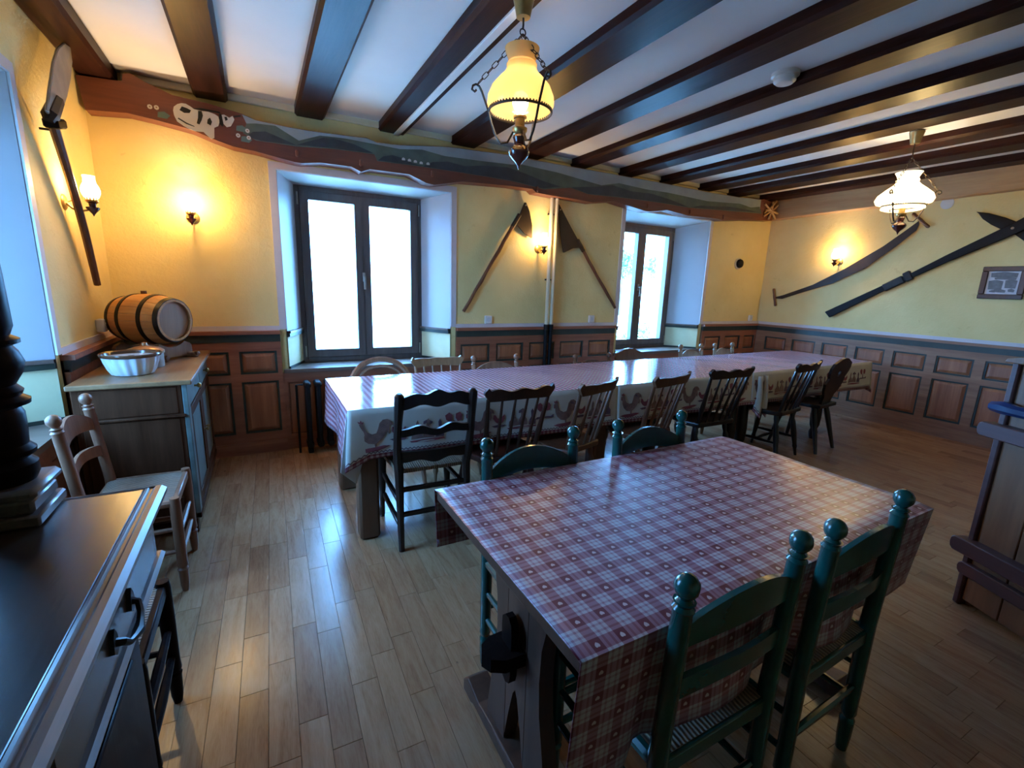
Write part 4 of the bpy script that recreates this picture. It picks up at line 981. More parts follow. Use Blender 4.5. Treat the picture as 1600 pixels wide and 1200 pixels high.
# ------------------------------------------------------------------ chairs (seat towards local +y, back at local y = 0)
def rush_seat(t, w0, w1, d, z, mat='rush', th=.045):
    m = MB(); n = 8
    def top(u, v):
        w = w0+(w1-w0)*v; x = (u-.5)*w; y = .0+d*v
        e = min(u, 1-u, v, 1-v); return (x, y, z-.010*(1-min(1, e*6)) - .006*math.sin(u*PI)*math.sin(v*PI))
    m.grid(top, n, n)
    m.grid(lambda u, v: (top(u, v)[0], top(u, v)[1], z-th+.012*max(0, 1-min(u, 1-u, v, 1-v)*6)), n, n)
    rim = [(i, 0) for i in range(n)]+[(n, i) for i in range(n)]+[(n-i, n) for i in range(n)]+[(0, n-i) for i in range(n)]
    N = (n+1)*(n+1); ids = [b*(n+1)+a for a, b in rim]
    m.f += [(ids[i], ids[(i+1) % len(ids)], N+ids[(i+1) % len(ids)], N+ids[i]) for i in range(len(ids))]; m.mi += [0]*len(ids)
    return m.build('seat', M[mat], t)
def slat(t, name, mat, w, y0, z0, hend, hmid, th, bow, lift=0.0, bend=0.0, notch=0.0):
    """curved back slat; w clear width, z0 lower edge at ends"""
    m = MB(); n = 16
    def P(u, v, side):
        s = math.sin(u*PI); k = 2*u-1
        zlo = z0+lift*s; zhi = z0+hend+(hmid-hend)*(s**.8)+notch*math.cos(k*PI*3)*.5*s
        z = zlo+(zhi-zlo)*v
        return (k*w/2, y0(z)-bow*s+side*th/2, z)
    m.grid(lambda u, v: P(u, v, -1), n, 3); m.grid(lambda u, v: P(u, v, 1), n, 3)
    N = (n+1)*4
    ring = [i for i in range(n+1)]+[k*(n+1)+n for k in range(1, 4)]+[3*(n+1)+i for i in range(n-1, -1, -1)]+[k*(n+1) for k in range(2, 0, -1)]
    m.f += [(ring[i], ring[(i+1) % len(ring)], N+ring[(i+1) % len(ring)], N+ring[i]) for i in range(len(ring))]; m.mi += [0]*len(ring)
    return m.build(name, M[mat], t)
def ladder_chair(name, loc, rz, label, group, mat, w=.37, wf=.42, d=.36, h=.885, sh=.455, r=.0205, seat='rush', lean=.045):
    t = thing(name, loc, label, 'chair', group, rz)
    yb = lambda z: -lean*max(0, (z-sh)/(h-sh))
    for s in (-1, 1):
        x = s*w/2
        zs = [0, .05, .10, .115, .125, .14, .16, .30, sh, sh+.1, sh+.2, h-.15, h-.075, h-.068, h-.060, h-.052]
        rr = [.75, .95, 1, 1.05, .8, 1.05, 1, 1.03, 1.05, 1.0, 1.0, 1.0, .98, 1.12, .85, 1.1]
        m = MB().tube([(x, yb(z), z) for z in zs], [r*k for k in rr], 12)
        po = m.build('back_post', M[mat], t)
        zz = h-.052; fin = [(0, .85), (.006, .60), (.013, .85), (.022, 1.10), (.032, 1.17), (.042, 1.10), (.051, .80), (.056, .45), (.058, .1)]
        MB().tube([(x, yb(zz+a), zz+a) for a, k in fin], [r*k*1.05 for a, k in fin], 12).build('finial', M[mat], po)
        xf = s*wf/2; zs = [0, .03, .10, .112, .12, .13, .16, .34, sh-.02, sh+.004]; rr = [.62, .85, .95, 1.1, .78, 1.1, 1, 1.08, 1.05, .9]
        MB().tube([(xf, d, z) for z in zs], [r*k for k in rr], 12).build('front_leg', M[mat], t)
        for z in (.20, .31): MB().turned((x, 0, z), (xf, d, z), [(0, .009), (.5, .0125), (1, .009)], 8).build('side_rung', M[mat], t)
        MB().turned((x, 0, sh-.022), (xf, d, sh-.022), [(0, .015), (.5, .017), (1, .015)], 8).build('seat_rail', M[mat], t)
    for z in (.24,): MB().turned((-w/2, 0, z), (w/2, 0, z), [(0, .009), (.5, .0125), (1, .009)], 8).build('back_rung', M[mat], t)
    for z in (.18, .28): MB().turned((-wf/2, d, z), (wf/2, d, z), [(0, .010), (.5, .0145), (1, .010)], 8).build('front_rung', M[mat], t)
    MB().box(-w/2, w/2, -.010, .010, sh-.055, sh-.012, c=.004).build('back_seat_rail', M[mat], t)
    MB().box(-wf/2, wf/2, d-.012, d+.010, sh-.045, sh-.006, c=.004).build('front_seat_rail', M[mat], t)
    rush_seat(t, w-.02, wf-.01, d-.0, sh, seat, .035)
    slat(t, 'back_slat', mat, w-.028, yb, h-.165, .050, .110, .013, .022, .022)
    slat(t, 'back_slat', mat, w-.028, yb, h-.295, .050, .072, .013, .022, .026)
    return t
def carved_chair(name, loc, rz, label, group, mat, w=.40, d=.40, h=.885, sh=.45, seat='rush'):
    t = thing(name, loc, label, 'chair', group, rz)
    def post(z):
        if z < sh: return -.03+.03*(z/sh)
        k = (z-sh)/(h-sh); return -.075*k
    xw = lambda z: (w/2-.012)+(.0 if z < sh else .016*math.sin((z-sh)/(h-sh)*PI*1.4)*.6+.018*((z-sh)/(h-sh))**2)
    for s in (-1, 1):
        zs = [0, .15, .3, sh, sh+.06, sh+.12, sh+.2, sh+.28, h-.05, h-.012, h]
        m = MB().tube([(s*xw(z), post(z), z) for z in zs], [.016, .018, .021, .024, .026, .022, .020, .021, .026, .024, .012], 8)
        m.build('back_post', M[mat], t)
        zs = [(0, .03, .014), (.02, .035, .018), (.08, .02, .015), (.18, .005, .018), (.30, .012, .026), (.38, .016, .030), (sh-.02, .005, .028)]
        MB().tube([(s*(w/2+.005), d-.03+o_, z) for z, o_, r_ in zs], [r_ for z, o_, r_ in zs], 10).build('front_leg', M[mat], t)
        for z in (.16, .29): MB().box(-.011, .011, 0, d-.02, -.013, .013, Matrix.Translation((s*(w/2-.004), -.012, z)), .004).build('side_stretcher', M[mat], t)
    MB().box(-w/2+.01, w/2-.01, -.024, -.004, .19, .216, c=.004).build('back_stretcher', M[mat], t)
    MB().box(-w/2+.01, w/2-.01, -.018, .002, .33, .356, c=.004).build('back_stretcher', M[mat], t)
    m = MB(); a = w/2-.01
    m.prism([(-a, sh-.035), (-a, sh-.075), (-a*.5, sh-.055), (-a*.25, sh-.075), (0, sh-.09), (a*.25, sh-.075), (a*.5, sh-.055), (a, sh-.075), (a, sh-.035)], d-.04, d-.018, 'y'); m.build('carved_apron', M[mat], t, smooth=False)
    rush_seat(t, w-.01, w+.05, d, sh+.012, seat, .042)
    def rail(z0, top, bot, yoff):
        n = 28; P = []
        for i in range(n+1): P.append((i/n, bot(i/n)))
        for i in range(n, -1, -1): P.append((i/n, top(i/n)))
        m = MB(); nn = len(P); vs = []
        for sd in (-.011, .011): vs += [((u-.5)*2*(xw(z0+z)-.004), post(z0)-.020*math.sin(u*PI)+sd+yoff, z0+z) for u, z in P]
        fs = [(i, i+1, nn-2-i, nn-1-i) for i in range(n)]
        fs += [tuple(nn+q for q in f[::-1]) for f in fs]+[(i, (i+1) % nn, nn+(i+1) % nn, nn+i) for i in range(nn)]
        m.add(vs, fs); m.build('scalloped_rail', M[mat], t)
    b = lambda u: math.sin(u*PI)
    rail(h-.088, lambda u: .062+.026*b(u)+.010*math.cos((u-.5)*6*PI)*b(u), lambda u: -.002+.022*b(u)-.012*math.cos((u-.5)*4*PI)*b(u), 0)
    rail(h-.238, lambda u: .040+.008*b(u)-.016*math.cos((u-.5)*4*PI)*b(u), lambda u: 0+.008*b(u)-.010*math.cos((u-.5)*4*PI)*b(u), 0)
    rail(sh+.045, lambda u: .062+.0*u, lambda u: .0-.012*math.cos((u-.5)*4*PI)*b(u)+.006, 0)
    return t
def spindle_chair(name, loc, rz, label, group, mat, w=.42, d=.40, h=.875, sh=.45, n=6, seatmat=None, wavy=True):
    t = thing(name, loc, label, 'chair', group, rz)
    lean = .11; yb = lambda z: .02-lean*max(0, (z-sh)/(h-sh))
    so = []
    for k in range(25):
        a = k/24*PI; so.append((-math.cos(a)*w*.53, .10+math.sin(a)*(d-.10)+.0))
    so = [(-w*.44, -.01)]+[(p[0], max(p[1], .06)) for p in so]+[(w*.44, -.01)]
    bevel(MB().prism(so, sh-.038, sh, 'z').build('seat', M[seatmat or mat], t, smooth=False), .010, 3)
    for s in (-1, 1):
        for y0, y1, nm in ((.05, -.02, 'back_leg'), (d-.09, d-.02, 'front_leg')):
            MB().turned((s*(w*.36), y0, sh-.03), (s*(w*.46), y1, 0), [(0, .017), (.12, .02), (.2, .015), (.26, .022), (.5, .023), (.75, .018), (.8, .021), (.86, .014), (1, .012)]).build(nm, M[mat], t)
        MB().turned((s*w*.43, .0, .17), (s*w*.43, d-.05, .17), [(0, .009), (.5, .015), (1, .009)], 8).build('side_stretcher', M[mat], t)
    MB().turned((-w*.43, d*.45, .17), (w*.43, d*.45, .17), [(0, .008), (.5, .014), (1, .008)], 8).build('cross_stretcher', M[mat], t)
    for i in range(n):
        u = i/(n-1)*2-1; ed = i in (0, n-1); zt = h-.06
        a = (u*w*.40, .02-.018*(1-u*u), sh-.01); b = (u*w*.47, yb(zt)-.030*(1-u*u), zt)
        r_ = .0135 if ed else .0085
        MB().turned(a, b, [(0, r_*.8), (.2, r_*1.1), (.38, r_*1.35), (.5, r_*1.1), (.7, r_), (1, r_*.8)], 8).build('spindle', M[mat], t)
    m = MB(); N = 28
    def prof(u):
        k = abs(2*u-1); zc = h-.035
        up = .030+.008*math.cos((u-.5)*6*PI)*(1 if wavy else .2); dn = -.032-.004*math.cos(u*2*PI)
        if k > .86:
            e = (k-.86)/.14; r_ = .026*math.sqrt(max(.02, 1-(2*e-1)**2)); return zc+.018+r_, zc+.012-r_
        return zc+up-.010*(1-k)*0, zc+dn
    P = [(i/N, prof(i/N)[1]) for i in range(N+1)]+[(i/N, prof(i/N)[0]) for i in range(N, -1, -1)]
    nn = len(P); vs = []
    for sd in (-.011, .011): vs += [((u-.5)*w*1.08, yb(z)-.034*(1-(2*u-1)**2)+sd, z) for u, z in P]
    fs = [(i, i+1, nn-2-i, nn-1-i) for i in range(N)]; fs += [tuple(nn+q for q in f[::-1]) for f in fs]+[(i, (i+1) % nn, nn+(i+1) % nn, nn+i) for i in range(nn)]
    m.add(vs, fs); m.build('crest_rail', M[mat], t)
    return t
def board_chair(name, loc, rz, label, group, mat, w=.40, d=.38, h=.88, sh=.45, hole=True):
    t = thing(name, loc, label, 'chair', group, rz)
    bevel(MB().prism([(-w*.42, -.02), (w*.42, -.02), (w*.52, d), (-w*.52, d)], sh-.032, sh, 'z').build('seat', M[mat], t, smooth=False), .006, 2)
    for s in (-1, 1):
        for y0, y1, nm in ((.05, -.05, 'back_leg'), (d-.08, d+.0, 'front_leg')):
            MB().turned((s*w*.30, y0, sh-.03), (s*w*.44, y1, 0), [(0, .022), (.3, .024), (1, .014)], 8).build(nm, M[mat], t)
    half = [(.085, 0), (.095, .08), (.15, .14), (.175, .20), (.155, .25), (.185, .30), (.19, .34), (.165, .385), (.11, .405), (.06, .425), (0, .432)]
    k = (h-sh)/.432; out = [(-a*w/.40, z*k) for a, z in half]+[(a*w/.40, z*k) for a, z in half[::-1][1:]]
    if hole:
        hs = [(0, .255), (.028, .285), (.03, .305), (.018, .318), (0, .305), (-.018, .318), (-.03, .305), (-.028, .285)]
        i = len(half)-1
        out = out[:i+1]+[(0, .305*k)]+[(a, z*k) for a, z in hs[5:]+hs[:5]][0:]+[(0, .305*k)]+out[i:]
        out = [p for j, p in enumerate(out) if j == 0 or p != out[j-1]]
    lean = .24
    m = MB(); n = len(out); vs = []
    for sd in (-.011, .011): vs += [(x, .02-z*lean+sd, sh-.005+z) for x, z in out]
    m.add(vs, [tuple(range(n)), tuple(range(2*n-1, n-1, -1))]+[(i, (i+1) % n, n+(i+1) % n, n+i) for i in range(n)])
    m.build('shaped_back', M[mat], t, smooth=False)
    return t
def arch_chair(name, loc, rz, label, group, mat, w=.44, d=.40, h=.86, sh=.45):
    t = thing(name, loc, label, 'chair', group, rz)
    pts = [(-w*.44, .0, sh-.02)]
    for k in range(17):
        a = PI-k*PI/16; z = h-.20+.19*math.sin(a); pts.append((w*.5*math.cos(a), .0-.12*(z-sh)/(h-sh), z))
    pts.append((w*.44, 0, sh-.02))
    MB().tube(pts, .021, 8, flat=.8).build('arched_back', M[mat], t)
    MB().tube([(-w*.40, -.07, h-.16)]+[(w*.36*math.cos(PI-k*PI/10), -.10+.004*k*0, h-.16+.10*math.sin(k*PI/10)) for k in range(11)]+[(w*.40, -.07, h-.16)], .012, 6).build('inner_arch', M[mat], t)
    so = [(-w*.45, 0)]+[(-math.cos(k*PI/16)*w*.5, .1+math.sin(k*PI/16)*(d-.1)) for k in range(17)]+[(w*.45, 0)]
    bevel(MB().prism(so, sh-.035, sh, 'z').build('seat', M[mat], t, smooth=False), .008, 2)
    for s in (-1, 1):
        for y0, y1 in ((.04, -.03), (d-.09, d-.03)): MB().turned((s*w*.36, y0, sh-.03), (s*w*.44, y1, 0), [(0, .019), (.5, .021), (1, .014)], 8).build('leg', M[mat], t)
    return t

GG = 'teal green ladder-back chairs at the trestle table'
g0 = ladder_chair('ladder_back_chair', (.852, 1.366, 0), PI, 'teal green ladder-back chair on the far side of the trestle table, nearer the sideboard', GG, 'green', wf=.38, h=.895, lean=.02)
for loc, rz, lab in (((1.452, 1.372, 0), PI, 'teal green ladder-back chair on the far side of the trestle table, right-hand one'),
                     ((.862, .538, 0), 0, 'teal green ladder-back chair nearest the camera, its front tucked under the trestle table'),
                     ((1.366, .540, 0), .03, 'teal green ladder-back chair at the near right corner of the trestle table')):
    c = copy_tree(g0); c.location = loc; c.rotation_euler = (0, 0, rz); c['label'] = lab
# near side of the long row, left to right
GN = 'chairs along the near side of the long row'
carved_chair('carved_chair', (.775, 2.275, 0), -.03, 'dark carved chair with scalloped rails and rush seat at the long row', GN, 'dark')
spindle_chair('spindle_back_chair', (1.25, 2.265, 0), .0, 'dark red spindle-back chair right beside the carved chair', GN, 'darkred', w=.41)
spindle_chair('spindle_back_chair', (1.757, 2.235, 0), .30, 'brown spindle-back chair standing askew, second spindle-back from the left', GN, 'midbrown', w=.37, n=5, wavy=False)
spindle_chair('spindle_back_chair', (2.39, 2.240, 0), .20, 'reddish brown spindle-back chair at the middle of the long row', GN, 'midbrown', w=.40, wavy=False)
spindle_chair('spindle_back_chair', (3.06, 2.27, 0), -.02, 'black-brown spindle-back chair left of the gathered cloth folds', GN, 'dark', w=.44)
spindle_chair('spindle_back_chair', (4.01, 2.255, 0), .14, 'black-brown spindle-back chair right of the gathered cloth folds', GN, 'dark', w=.42)
board_chair('board_back_chair', (4.57, 2.26, 0), .10, 'dark chair with a solid pierced back at the far right of the long row', GN, 'dark', w=.40, h=.895)
# far side, left to right
GF = 'chairs along the far side of the long row'
arch_chair('arch_back_chair', (.775, 3.40, 0), PI, 'chair with a rounded arch back in front of the near window', GF, 'pinkbrown')
spindle_chair('spindle_back_chair', (1.225, 3.40, 0), PI, 'pale brown spindle-back chair on the far side, beside the arch-back chair', GF, 'lightbrown', w=.40, h=.845, wavy=False)
ladder_chair('ladder_back_chair', (1.72, 3.40, 0), PI, 'brown ladder-back chair on the far side, left of the heating pipes', GF, 'pinkbrown', h=.85, w=.40)
ladder_chair('ladder_back_chair', (2.76, 3.42, 0), PI, 'brown chair on the far side, right of the heating pipes', GF, 'midbrown', h=.815, w=.40)
board_chair('board_back_chair', (3.24, 3.42, 0), PI, 'brown chair with a solid shaped back in front of the far window', GF, 'midbrown', h=.855, hole=False)
ladder_chair('ladder_back_chair', (4.10, 3.42, 0), PI, 'light brown ladder-back chair on the far side, right of the far window', GF, 'lightbrown', h=.865, w=.32, wf=.36)
ladder_chair('ladder_back_chair', (4.66, 3.44, 0), PI, 'rightmost pale chair on the far side of the long row', GF, 'lightbrown', h=.86, w=.30, wf=.34)
# by the left wall
GL = 'brown ladder-back chairs along the left wall'
l0 = ladder_chair('ladder_back_chair', (-.690, 2.545, 0), -PI/2, 'brown ladder-back chair with rush seat in front of the cabinet', GL, 'pinkbrown', w=.39, wf=.37, d=.30, h=.872)
ladder_chair('ladder_back_chair', (-.637, 1.495, 0), -PI/2, 'ladder-back chair with shade-darkened colour behind the end of the near sideboard', GL, 'blackwood', w=.39, wf=.37, d=.30, h=.872)  # same brown type standing in shade; the shade is put in as black wood

# ------------------------------------------------------------------ corner cabinet and what stands on it
cx0, cx1, cy0, cy1, ch = -.835, -.372, 2.915, 4.045, .885
t = thing('corner_cabinet', ((cx0+cx1)/2, (cy0+cy1)/2, 0), 'low worn oak cabinet with painted front in the left corner', 'cabinet')
hx, hy = (cx1-cx0)/2, (cy1-cy0)/2
m = MB().box(-hx, hx-.02, -hy, hy, .09, ch-.026, c=.004); m.build('cabinet_body', M['cabinet'], t)
bevel(MB().box(-hx-.012, hx+.030, -hy-.025, hy+.02, ch-.026, ch).build('cabinet_top', M['cabtop'], t, smooth=False), .006, 2)
for x in (-hx+.035, hx-.05):
    for y in (-hy+.035, hy-.035): MB().box(x-.035, x+.035, y-.03, y+.03, 0, .092, c=.005).build('foot', M['cabinet'], t)
MB().box(-hx+.02, hx-.01, -hy-.014, -hy+.004, .685, .70, c=.004).build('side_moulding', M['cabinet'], t)
for z0, z1 in ((.705, .85), (.13, .68)): MB().box(-hx+.03, hx-.04, -hy-.005, -hy+.003, z0, z1, c=.003).build('side_board', M['cabinet'], t)
m = MB(); m.box(hx-.020, hx+.004, -hy, -hy+.07, .09, ch-.026, c=.003); m.build('front_stile', M['paintedpanel'], t)
for k in range(2):
    y0 = -hy+.075+k*(hy-.04); y1 = y0+hy-.05
    d = MB().box(hx-.02, hx+.0, y0, y1, .72, .85, c=.003).build('drawer', M['paintedpanel'], t)
    MB().lathe([(.006, 0), (.006, .012), (.014, .018), (.016, .026), (.010, .034), (.001, .036)], n=14, M=Matrix.Translation((hx, (y0+y1)/2, .785)) @ Matrix.Rotation(PI/2, 4, 'Y')).build('knob', M['brass'], d)
    dm = MB(); dm.box(hx-.02, hx+.002, y0, y1, .13, .185, c=.003); dm.box(hx-.02, hx+.002, y0, y1, .655, .71, c=.003); dm.box(hx-.02, hx+.002, y0, y0+.06, .185, .655, c=.003); dm.box(hx-.02, hx+.002, y1-.06, y1, .185, .655, c=.003)
    d = dm.build('door', M['cabinet'], t)
    MB().box(hx-.02, hx-.006, y0+.06, y1-.06, .185, .655).build('door_panel', M['paintedpanel'], d)
    MB().lathe([(.005, 0), (.005, .01), (.012, .016), (.012, .024), (.001, .028)], n=12, M=Matrix.Translation((hx+.002, y1-.03 if k == 0 else y0+.03, .45)) @ Matrix.Rotation(PI/2, 4, 'Y')).build('knob', M['brass'], d)
MB().box(hx-.03, hx+.006, -hy, hy, .09, .125, c=.004).build('plinth', M['cabinet'], t)

# barrel lying on its cradle
bc = Vector((-.628, 3.76, ch)); ba = math.radians(-36)
t = thing('oak_barrel', (bc.x, bc.y, ch+.252), 'small oak barrel with four dark hoops lying on the cabinet', 'barrel', rz=ba)
LB = .185
def br(x): return .162-.030*(x/LB)**2
NS = 22
for k in range(NS):
    a0, a1 = 2*PI*k/NS+.006, 2*PI*(k+1)/NS-.006
    m = MB()
    m.grid(lambda u, v: (-LB+2*LB*u, br(-LB+2*LB*u)*math.cos(a0+(a1-a0)*v), br(-LB+2*LB*u)*math.sin(a0+(a1-a0)*v)), 12, 2)
    m.grid(lambda u, v: (-LB+2*LB*u, (br(-LB+2*LB*u)-.014)*math.cos(a0+(a1-a0)*v), (br(-LB+2*LB*u)-.014)*math.sin(a0+(a1-a0)*v)), 12, 2)
    n1 = 39; ring = list(range(13))+[25, 38]+list(range(37, 25, -1))+[13]
    m.f += [(ring[i], ring[(i+1) % len(ring)], n1+ring[(i+1) % len(ring)], n1+ring[i]) for i in range(len(ring))]; m.mi += [0]*len(ring)
    m.build('stave', M['stave'], t)
for x, wd in ((-.171, .026), (-.075, .024), (.075, .024), (.171, .026)):
    pr = [(br(x-wd/2)-.002, x-wd/2), (br(x-wd/2)+.004, x-wd/2), (br(x+wd/2)+.004, x+wd/2), (br(x+wd/2)-.002, x+wd/2), (br(x-wd/2)-.002, x-wd/2)]
    MB().lathe(pr, n=40, M=Matrix.Rotation(PI/2, 4, 'Y'), cap=False).build('hoop', M['iron'], t)
for s in (-1, 1):
    m = MB().lathe([(.118, s*(LB-.026)), (.118, s*(LB-.016)), (.001, s*(LB-.014))], n=40, M=Matrix.Rotation(PI/2, 4, 'Y')); m.build('barrel_head', M['barrelend'], t)
MB().turned((-.02, 0, .150), (-.02, 0, .180), [(0, .018), (1, .016)]).build('bung', M['midbrown'], t)
t = thing('barrel_cradle', (bc.x, bc.y, ch), 'pale wooden cradle carrying the small barrel', 'stand', rz=ba)
for x in (-.13, .13):
    pts = [(-.15, .012), (-.15, .075), (-.135, .092)]+[(.162*math.sin(a)*.98, .252-.162*math.cos(a)*1.0-.012) for a in [(-.62+1.24*i/10) for i in range(11)]]+[(.135, .092), (.15, .075), (.15, .012)]
    pts = [(a, max(b, .012)) for a, b in pts]
    MB().prism([(a, b if b < .10 or abs(a) > .13 else b) for a, b in pts], x-.014, x+.014, 'x').build('saddle', M['lightbrown'], t, smooth=False)
for y in (-.12, .12):
    MB().box(-.21, .21, y-.016, y+.016, 0, .034, c=.008).build('runner', M['lightbrown'], t)
    for x in (-.205, .205): MB().lathe([(.001, -.012), (.014, -.010), (.016, 0), (.014, .010), (.001, .012)], n=12, M=Matrix.Translation((x, y, .026)) @ Matrix.Rotation(PI/2, 4, 'Y')).build('turned_end', M['midbrown'], t)
# fluted cake mould
t = thing('fluted_cake_mould', (-.632, 3.17, ch), 'white fluted ceramic cake mould with brown inside on the cabinet', 'cake mould')
MB().lathe([(.075, 0), (.090, .004), (.105, .03), (.118, .07), (.124, .098)], n=96, flute=.035, nf=16, twist=16).build('fluted_bowl', M['porcelain'], t)
MB().lathe([(.120, .096), (.132, .100), (.138, .112), (.134, .118), (.124, .112), (.112, .07), (.09, .02), (.04, .015), (.03, .09), (.016, .10), (.001, .10)], n=40, cap=False).build('brown_rim_and_inside', M['brownglaze'], t)
t = thing('lidded_tin', (-.612, 3.405, ch), 'small round tin with a copper-coloured lid behind the cake mould', 'tin')
MB().lathe([(.085, 0), (.088, .004), (.088, .085), (.083, .088)], n=32).build('tin_body', M['steel'], t)
MB().lathe([(.094, .082), (.095, .095), (.085, .105), (.05, .118), (.022, .124), (.016, .132), (.014, .142), (.001, .146)], n=32).build('lid', M['copper'], t)

# ------------------------------------------------------------------ near sideboard with its turned column
SX, SY0, SY1, SZ = -.213, -.75, 1.225, .962
t = thing('sideboard', (-.55, .3, 0), 'large dark oak sideboard with moulded edges in the left foreground', 'sideboard')
ox, oy = -.55, .3
def sb(m, x0, x1, y0, y1, z0, z1, c=.004): return m.box(x0-ox, x1-ox, y0-oy, y1-oy, z0, z1, c=c)
sb(MB(), -.832, SX-.034, SY0, SY1-.026, SZ-.022, SZ, .003).build('top_board', M['sidebd'], t)
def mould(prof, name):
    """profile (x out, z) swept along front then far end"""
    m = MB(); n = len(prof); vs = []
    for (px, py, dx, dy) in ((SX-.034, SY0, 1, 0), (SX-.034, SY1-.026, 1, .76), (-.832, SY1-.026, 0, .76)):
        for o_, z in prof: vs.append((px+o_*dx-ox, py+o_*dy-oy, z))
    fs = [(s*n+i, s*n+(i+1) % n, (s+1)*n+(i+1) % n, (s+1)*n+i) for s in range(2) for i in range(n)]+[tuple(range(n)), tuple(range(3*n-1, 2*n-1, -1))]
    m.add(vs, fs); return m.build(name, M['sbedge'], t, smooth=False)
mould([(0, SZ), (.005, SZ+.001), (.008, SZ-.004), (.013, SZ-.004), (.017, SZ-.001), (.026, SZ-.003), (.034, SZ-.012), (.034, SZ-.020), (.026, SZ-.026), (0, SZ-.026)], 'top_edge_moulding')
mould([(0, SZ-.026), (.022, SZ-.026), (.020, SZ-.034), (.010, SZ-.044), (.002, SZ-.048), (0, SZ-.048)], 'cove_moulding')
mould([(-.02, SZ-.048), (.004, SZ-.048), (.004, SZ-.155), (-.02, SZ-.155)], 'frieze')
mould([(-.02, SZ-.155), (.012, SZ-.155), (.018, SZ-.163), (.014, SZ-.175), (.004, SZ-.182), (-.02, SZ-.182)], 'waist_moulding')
m = MB(); sb(m, -.828, SX-.075, SY0+.02, SY1-.06, .10, SZ-.18); m.build('carcass', M['blackwood'], t)
for i in range(3):
    y0 = SY0+.06+i*.62; d = MB(); sb(d, SX-.077, SX-.062, y0, y0+.56, .16, SZ-.21, .003); d = d.build('door', M['blackwood'], t)
    e = MB(); sb(e, SX-.064, SX-.056, y0+.07, y0+.49, .24, SZ-.29, .006); e.build('door_panel', M['blackwood'], d)
m = MB(); sb(m, -.832, SX-.05, SY0+.01, SY1-.045, 0, .10, .006); m.build('plinth', M['blackwood'], t)
for y in (.90, .15):
    d = MB(); sb(d, SX-.032, SX-.024, y-.30, y+.26, SZ-.145, SZ-.058, .003); d = d.build('drawer', M['sidebd'], t)
    xx = SX-.022-ox; yy = y-.02-oy; zz = SZ-.10
    MB().tube([(xx, yy-.055, zz), (xx+.012, yy-.052, zz-.004), (xx+.016, yy-.040, zz-.016), (xx+.018, yy-.02, zz-.022), (xx+.019, yy, zz-.026), (xx+.018, yy+.02, zz-.022), (xx+.016, yy+.040, zz-.016), (xx+.012, yy+.052, zz-.004), (xx, yy+.055, zz)], [.007, .006, .005, .006, .009, .006, .005, .006, .007], 8).build('drop_handle', M['iron'], d)
    for s in (-1, 1):
        MB().prism([(yy+s*.055-.014, zz-.012), (yy+s*.055, zz-.022), (yy+s*.055+.014, zz-.012), (yy+s*.055+.010, zz+.010), (yy+s*.055, zz+.024), (yy+s*.055-.010, zz+.010)], xx-.002, xx+.004, 'x').build('escutcheon', M['iron'], d)
# upper part carried by turned columns
CXc, CYc = -.447, 1.152
for yy in (CYc, -.35):
    z0 = SZ
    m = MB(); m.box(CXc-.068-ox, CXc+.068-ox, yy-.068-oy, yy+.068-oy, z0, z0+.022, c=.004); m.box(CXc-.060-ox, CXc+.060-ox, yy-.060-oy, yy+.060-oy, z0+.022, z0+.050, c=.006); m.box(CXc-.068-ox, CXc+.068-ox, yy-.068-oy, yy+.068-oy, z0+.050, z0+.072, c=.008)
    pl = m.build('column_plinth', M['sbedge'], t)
    pr = [(.050, .072), (.056, .085), (.056, .105), (.045, .116), (.056, .124), (.057, .132), (.048, .142), (.050, .17), (.050, .20), (.045, .212), (.060, .218), (.061, .226), (.050, .234), (.054, .243), (.045, .254), (.057, .275), (.062, .295), (.056, .314), (.049, .325), (.061, .330), (.061, .337), (.049, .344), (.055, .36), (.054, .45), (.050, .60), (.046, .78), (.056, .83), (.056, .85)]
    MB().lathe([(r, z0+z) for r, z in pr], (CXc-ox, yy-oy, 0), 28).build('turned_column', M['blackwood'], t)
m = MB(); sb(m, -.83, CXc+.07, -.45, CYc+.07, SZ+.85, SZ+.89, .006); sb(m, -.83, CXc+.02, -.43, CYc+.02, SZ+.89, SZ+1.18, .006); sb(m, -.83, CXc+.05, -.46, CYc+.05, SZ+1.18, SZ+1.22, .012); m.build('upper_cabinet', M['sidebd'], t)
m = MB(); sb(m, -.83, -.81, -.43, CYc+.06, SZ, SZ+.86, .003); m.build('back_panel', M['blackwood'], t)

# ------------------------------------------------------------------ rustic plank piece at the right edge
RP = Vector((2.855, .705, 0)); u = Vector((-.42, -.907, 0)).normalized(); nrm = Vector((-.907, .42, 0))
t = thing('plank_settle', RP, 'rustic upright plank settle with plum battens at the right edge', 'settle')
MR = Matrix((u, -nrm, Vector((0, 0, 1)))).transposed().to_4x4()        # local x along the face, y into the piece
t.rotation_euler = MR.to_euler()
wds = (.155, .20, .18, .20, .17); x = .028
for i, wd in enumerate(wds):
    MB().box(x+.001, x+wd-.001, .012, .036, .03, 1.165-.006*(i % 2), c=.004).build('plank', M['rustic'], t); x += wd
MB().box(0, .030, -.004, .050, 0, 1.172, c=.006).build('edge_post', M['plum'], t)
MB().box(x, x+.03, -.004, .050, 0, 1.172, c=.006).build('edge_post', M['plum'], t)
pts = [(-.02, 1.165), (-.01, 1.185), (.04, 1.198), (.5, 1.20), (x+.04, 1.198), (x+.05, 1.18), (x+.04, 1.165)]
bevel(MB().prism(pts, -.02, .08, 'y').build('cap_board', M['rustic'], t, smooth=False), .004, 1)
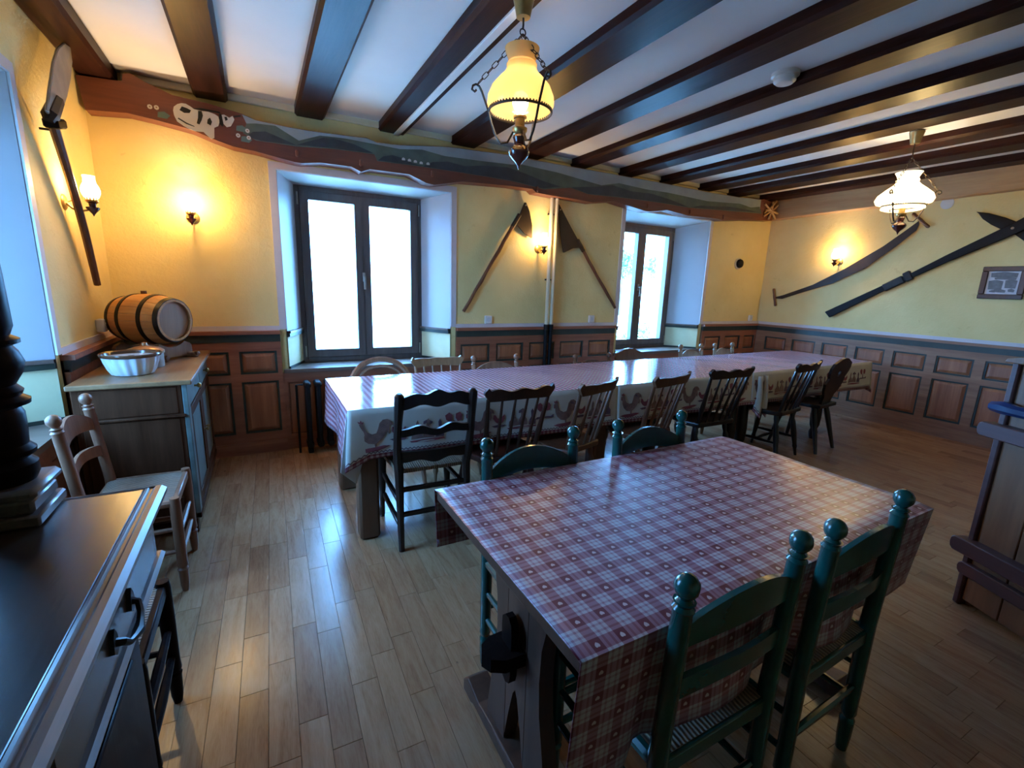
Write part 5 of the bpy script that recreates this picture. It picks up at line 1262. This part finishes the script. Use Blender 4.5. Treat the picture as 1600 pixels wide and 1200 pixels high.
def batten(z0, z1, x0, d, mat, nm='batten'):
    pts = [(x0+.012, z0), (x0, z0+.012), (x0-.004, (z0+z1)/2), (x0, z1-.012), (x0+.014, z1), (x+.05, z1), (x+.05, z0)]
    bevel(MB().prism(pts, -d, .014, 'y').build(nm, M[mat], t, smooth=False), .004, 1)
batten(.83, .895, -.040, .045, 'plum')
batten(.265, .335, -.035, .045, 'plum')
batten(.16, .22, .0, .02, 'plum')
MB().tube([(-.02, -.02, .968), (.03, -.026, .972), (.08, -.026, .968), (.14, -.02, .968), (x, -.02, .968)], [.022, .030, .024, .024, .024], 8).build('blue_rod', M['bluepaint'], t)
MB().box(.02, x, .036, .44, .36, .39, c=.004).build('seat_board', M['rustic'], t)
for xx in (.02, x-.02): MB().box(xx, xx+.03, .036, .44, 0, .36, c=.004).build('side_board', M['rustic'], t)
for a, b in ((.075, 1.10), (.17, 1.115), (.28, 1.10)): MB().box(a, a+.02, .008, .014, b, b+.03).build('mortise', M['black'], t)

# ------------------------------------------------------------------ garden seen through the windows
gd = struct(MB().box(-12, 40, YB+OUT, 60, -.5, -.3).build('garden_ground', M['gravel'], smooth=False), 'pale ground outside the windows')
MB().box(-40, XL-OUT, -20, 60, -.5, -.3).build('garden_ground_side', M['gravel'], gd, smooth=False)
def bush(name, loc, R, label, group, n=700, trunk=0.0, leaf=.07):
    t = thing(name, loc, label, 'tree' if trunk else 'shrub', group); m = MB()
    for k in range(n):
        d = Vector((random.gauss(0, 1), random.gauss(0, 1), random.gauss(0, 1))).normalized()*R*random.uniform(.55, 1)
        d.z *= .8; c = d+Vector((0, 0, trunk+R*.8)); q = Matrix.Rotation(random.uniform(0, 6), 3, Vector((random.random(), random.random(), random.random()+.01)))
        a = q @ Vector((leaf, 0, 0)); b = q @ Vector((0, leaf*.45, 0))
        m.add([c-a, c+b, c+a, c-b], [(0, 1, 2, 3)])
    o = m.build('foliage', M['leaf'], t, smooth=False, recalc=False); o['kind'] = 'stuff'
    MB().tube([(0, 0, 0), (.02*R, 0, trunk+R*.8)], [.06*R+.01, .03*R+.005], 8).build('trunk', M['bark'], t)
for i, (x, y, R) in enumerate(((5.2, 5.75, .26), (5.95, 6.0, .28), (4.6, 5.4, .24))):
    bush('garden_shrub', (x, y, -.3+.12*(i == 1)), R, ('leafy shrub just outside the far window, middle one', 'leafy shrub just outside the far window, right one', 'leafy shrub just outside the far window, left one')[i], 'shrubs outside the far window', 260, .62, .05)
for i, (x, y, R) in enumerate(((22, 25, 1.1), (27.5, 27, 1.3), (17.5, 20.5, .9))):
    bush('garden_tree', (x, y, -.3), R, ('distant green tree beyond the far window, middle one', 'distant green tree beyond the far window, right one', 'distant green tree beyond the far window, left one')[i], 'distant trees beyond the far window', 500, 2.5, .20)
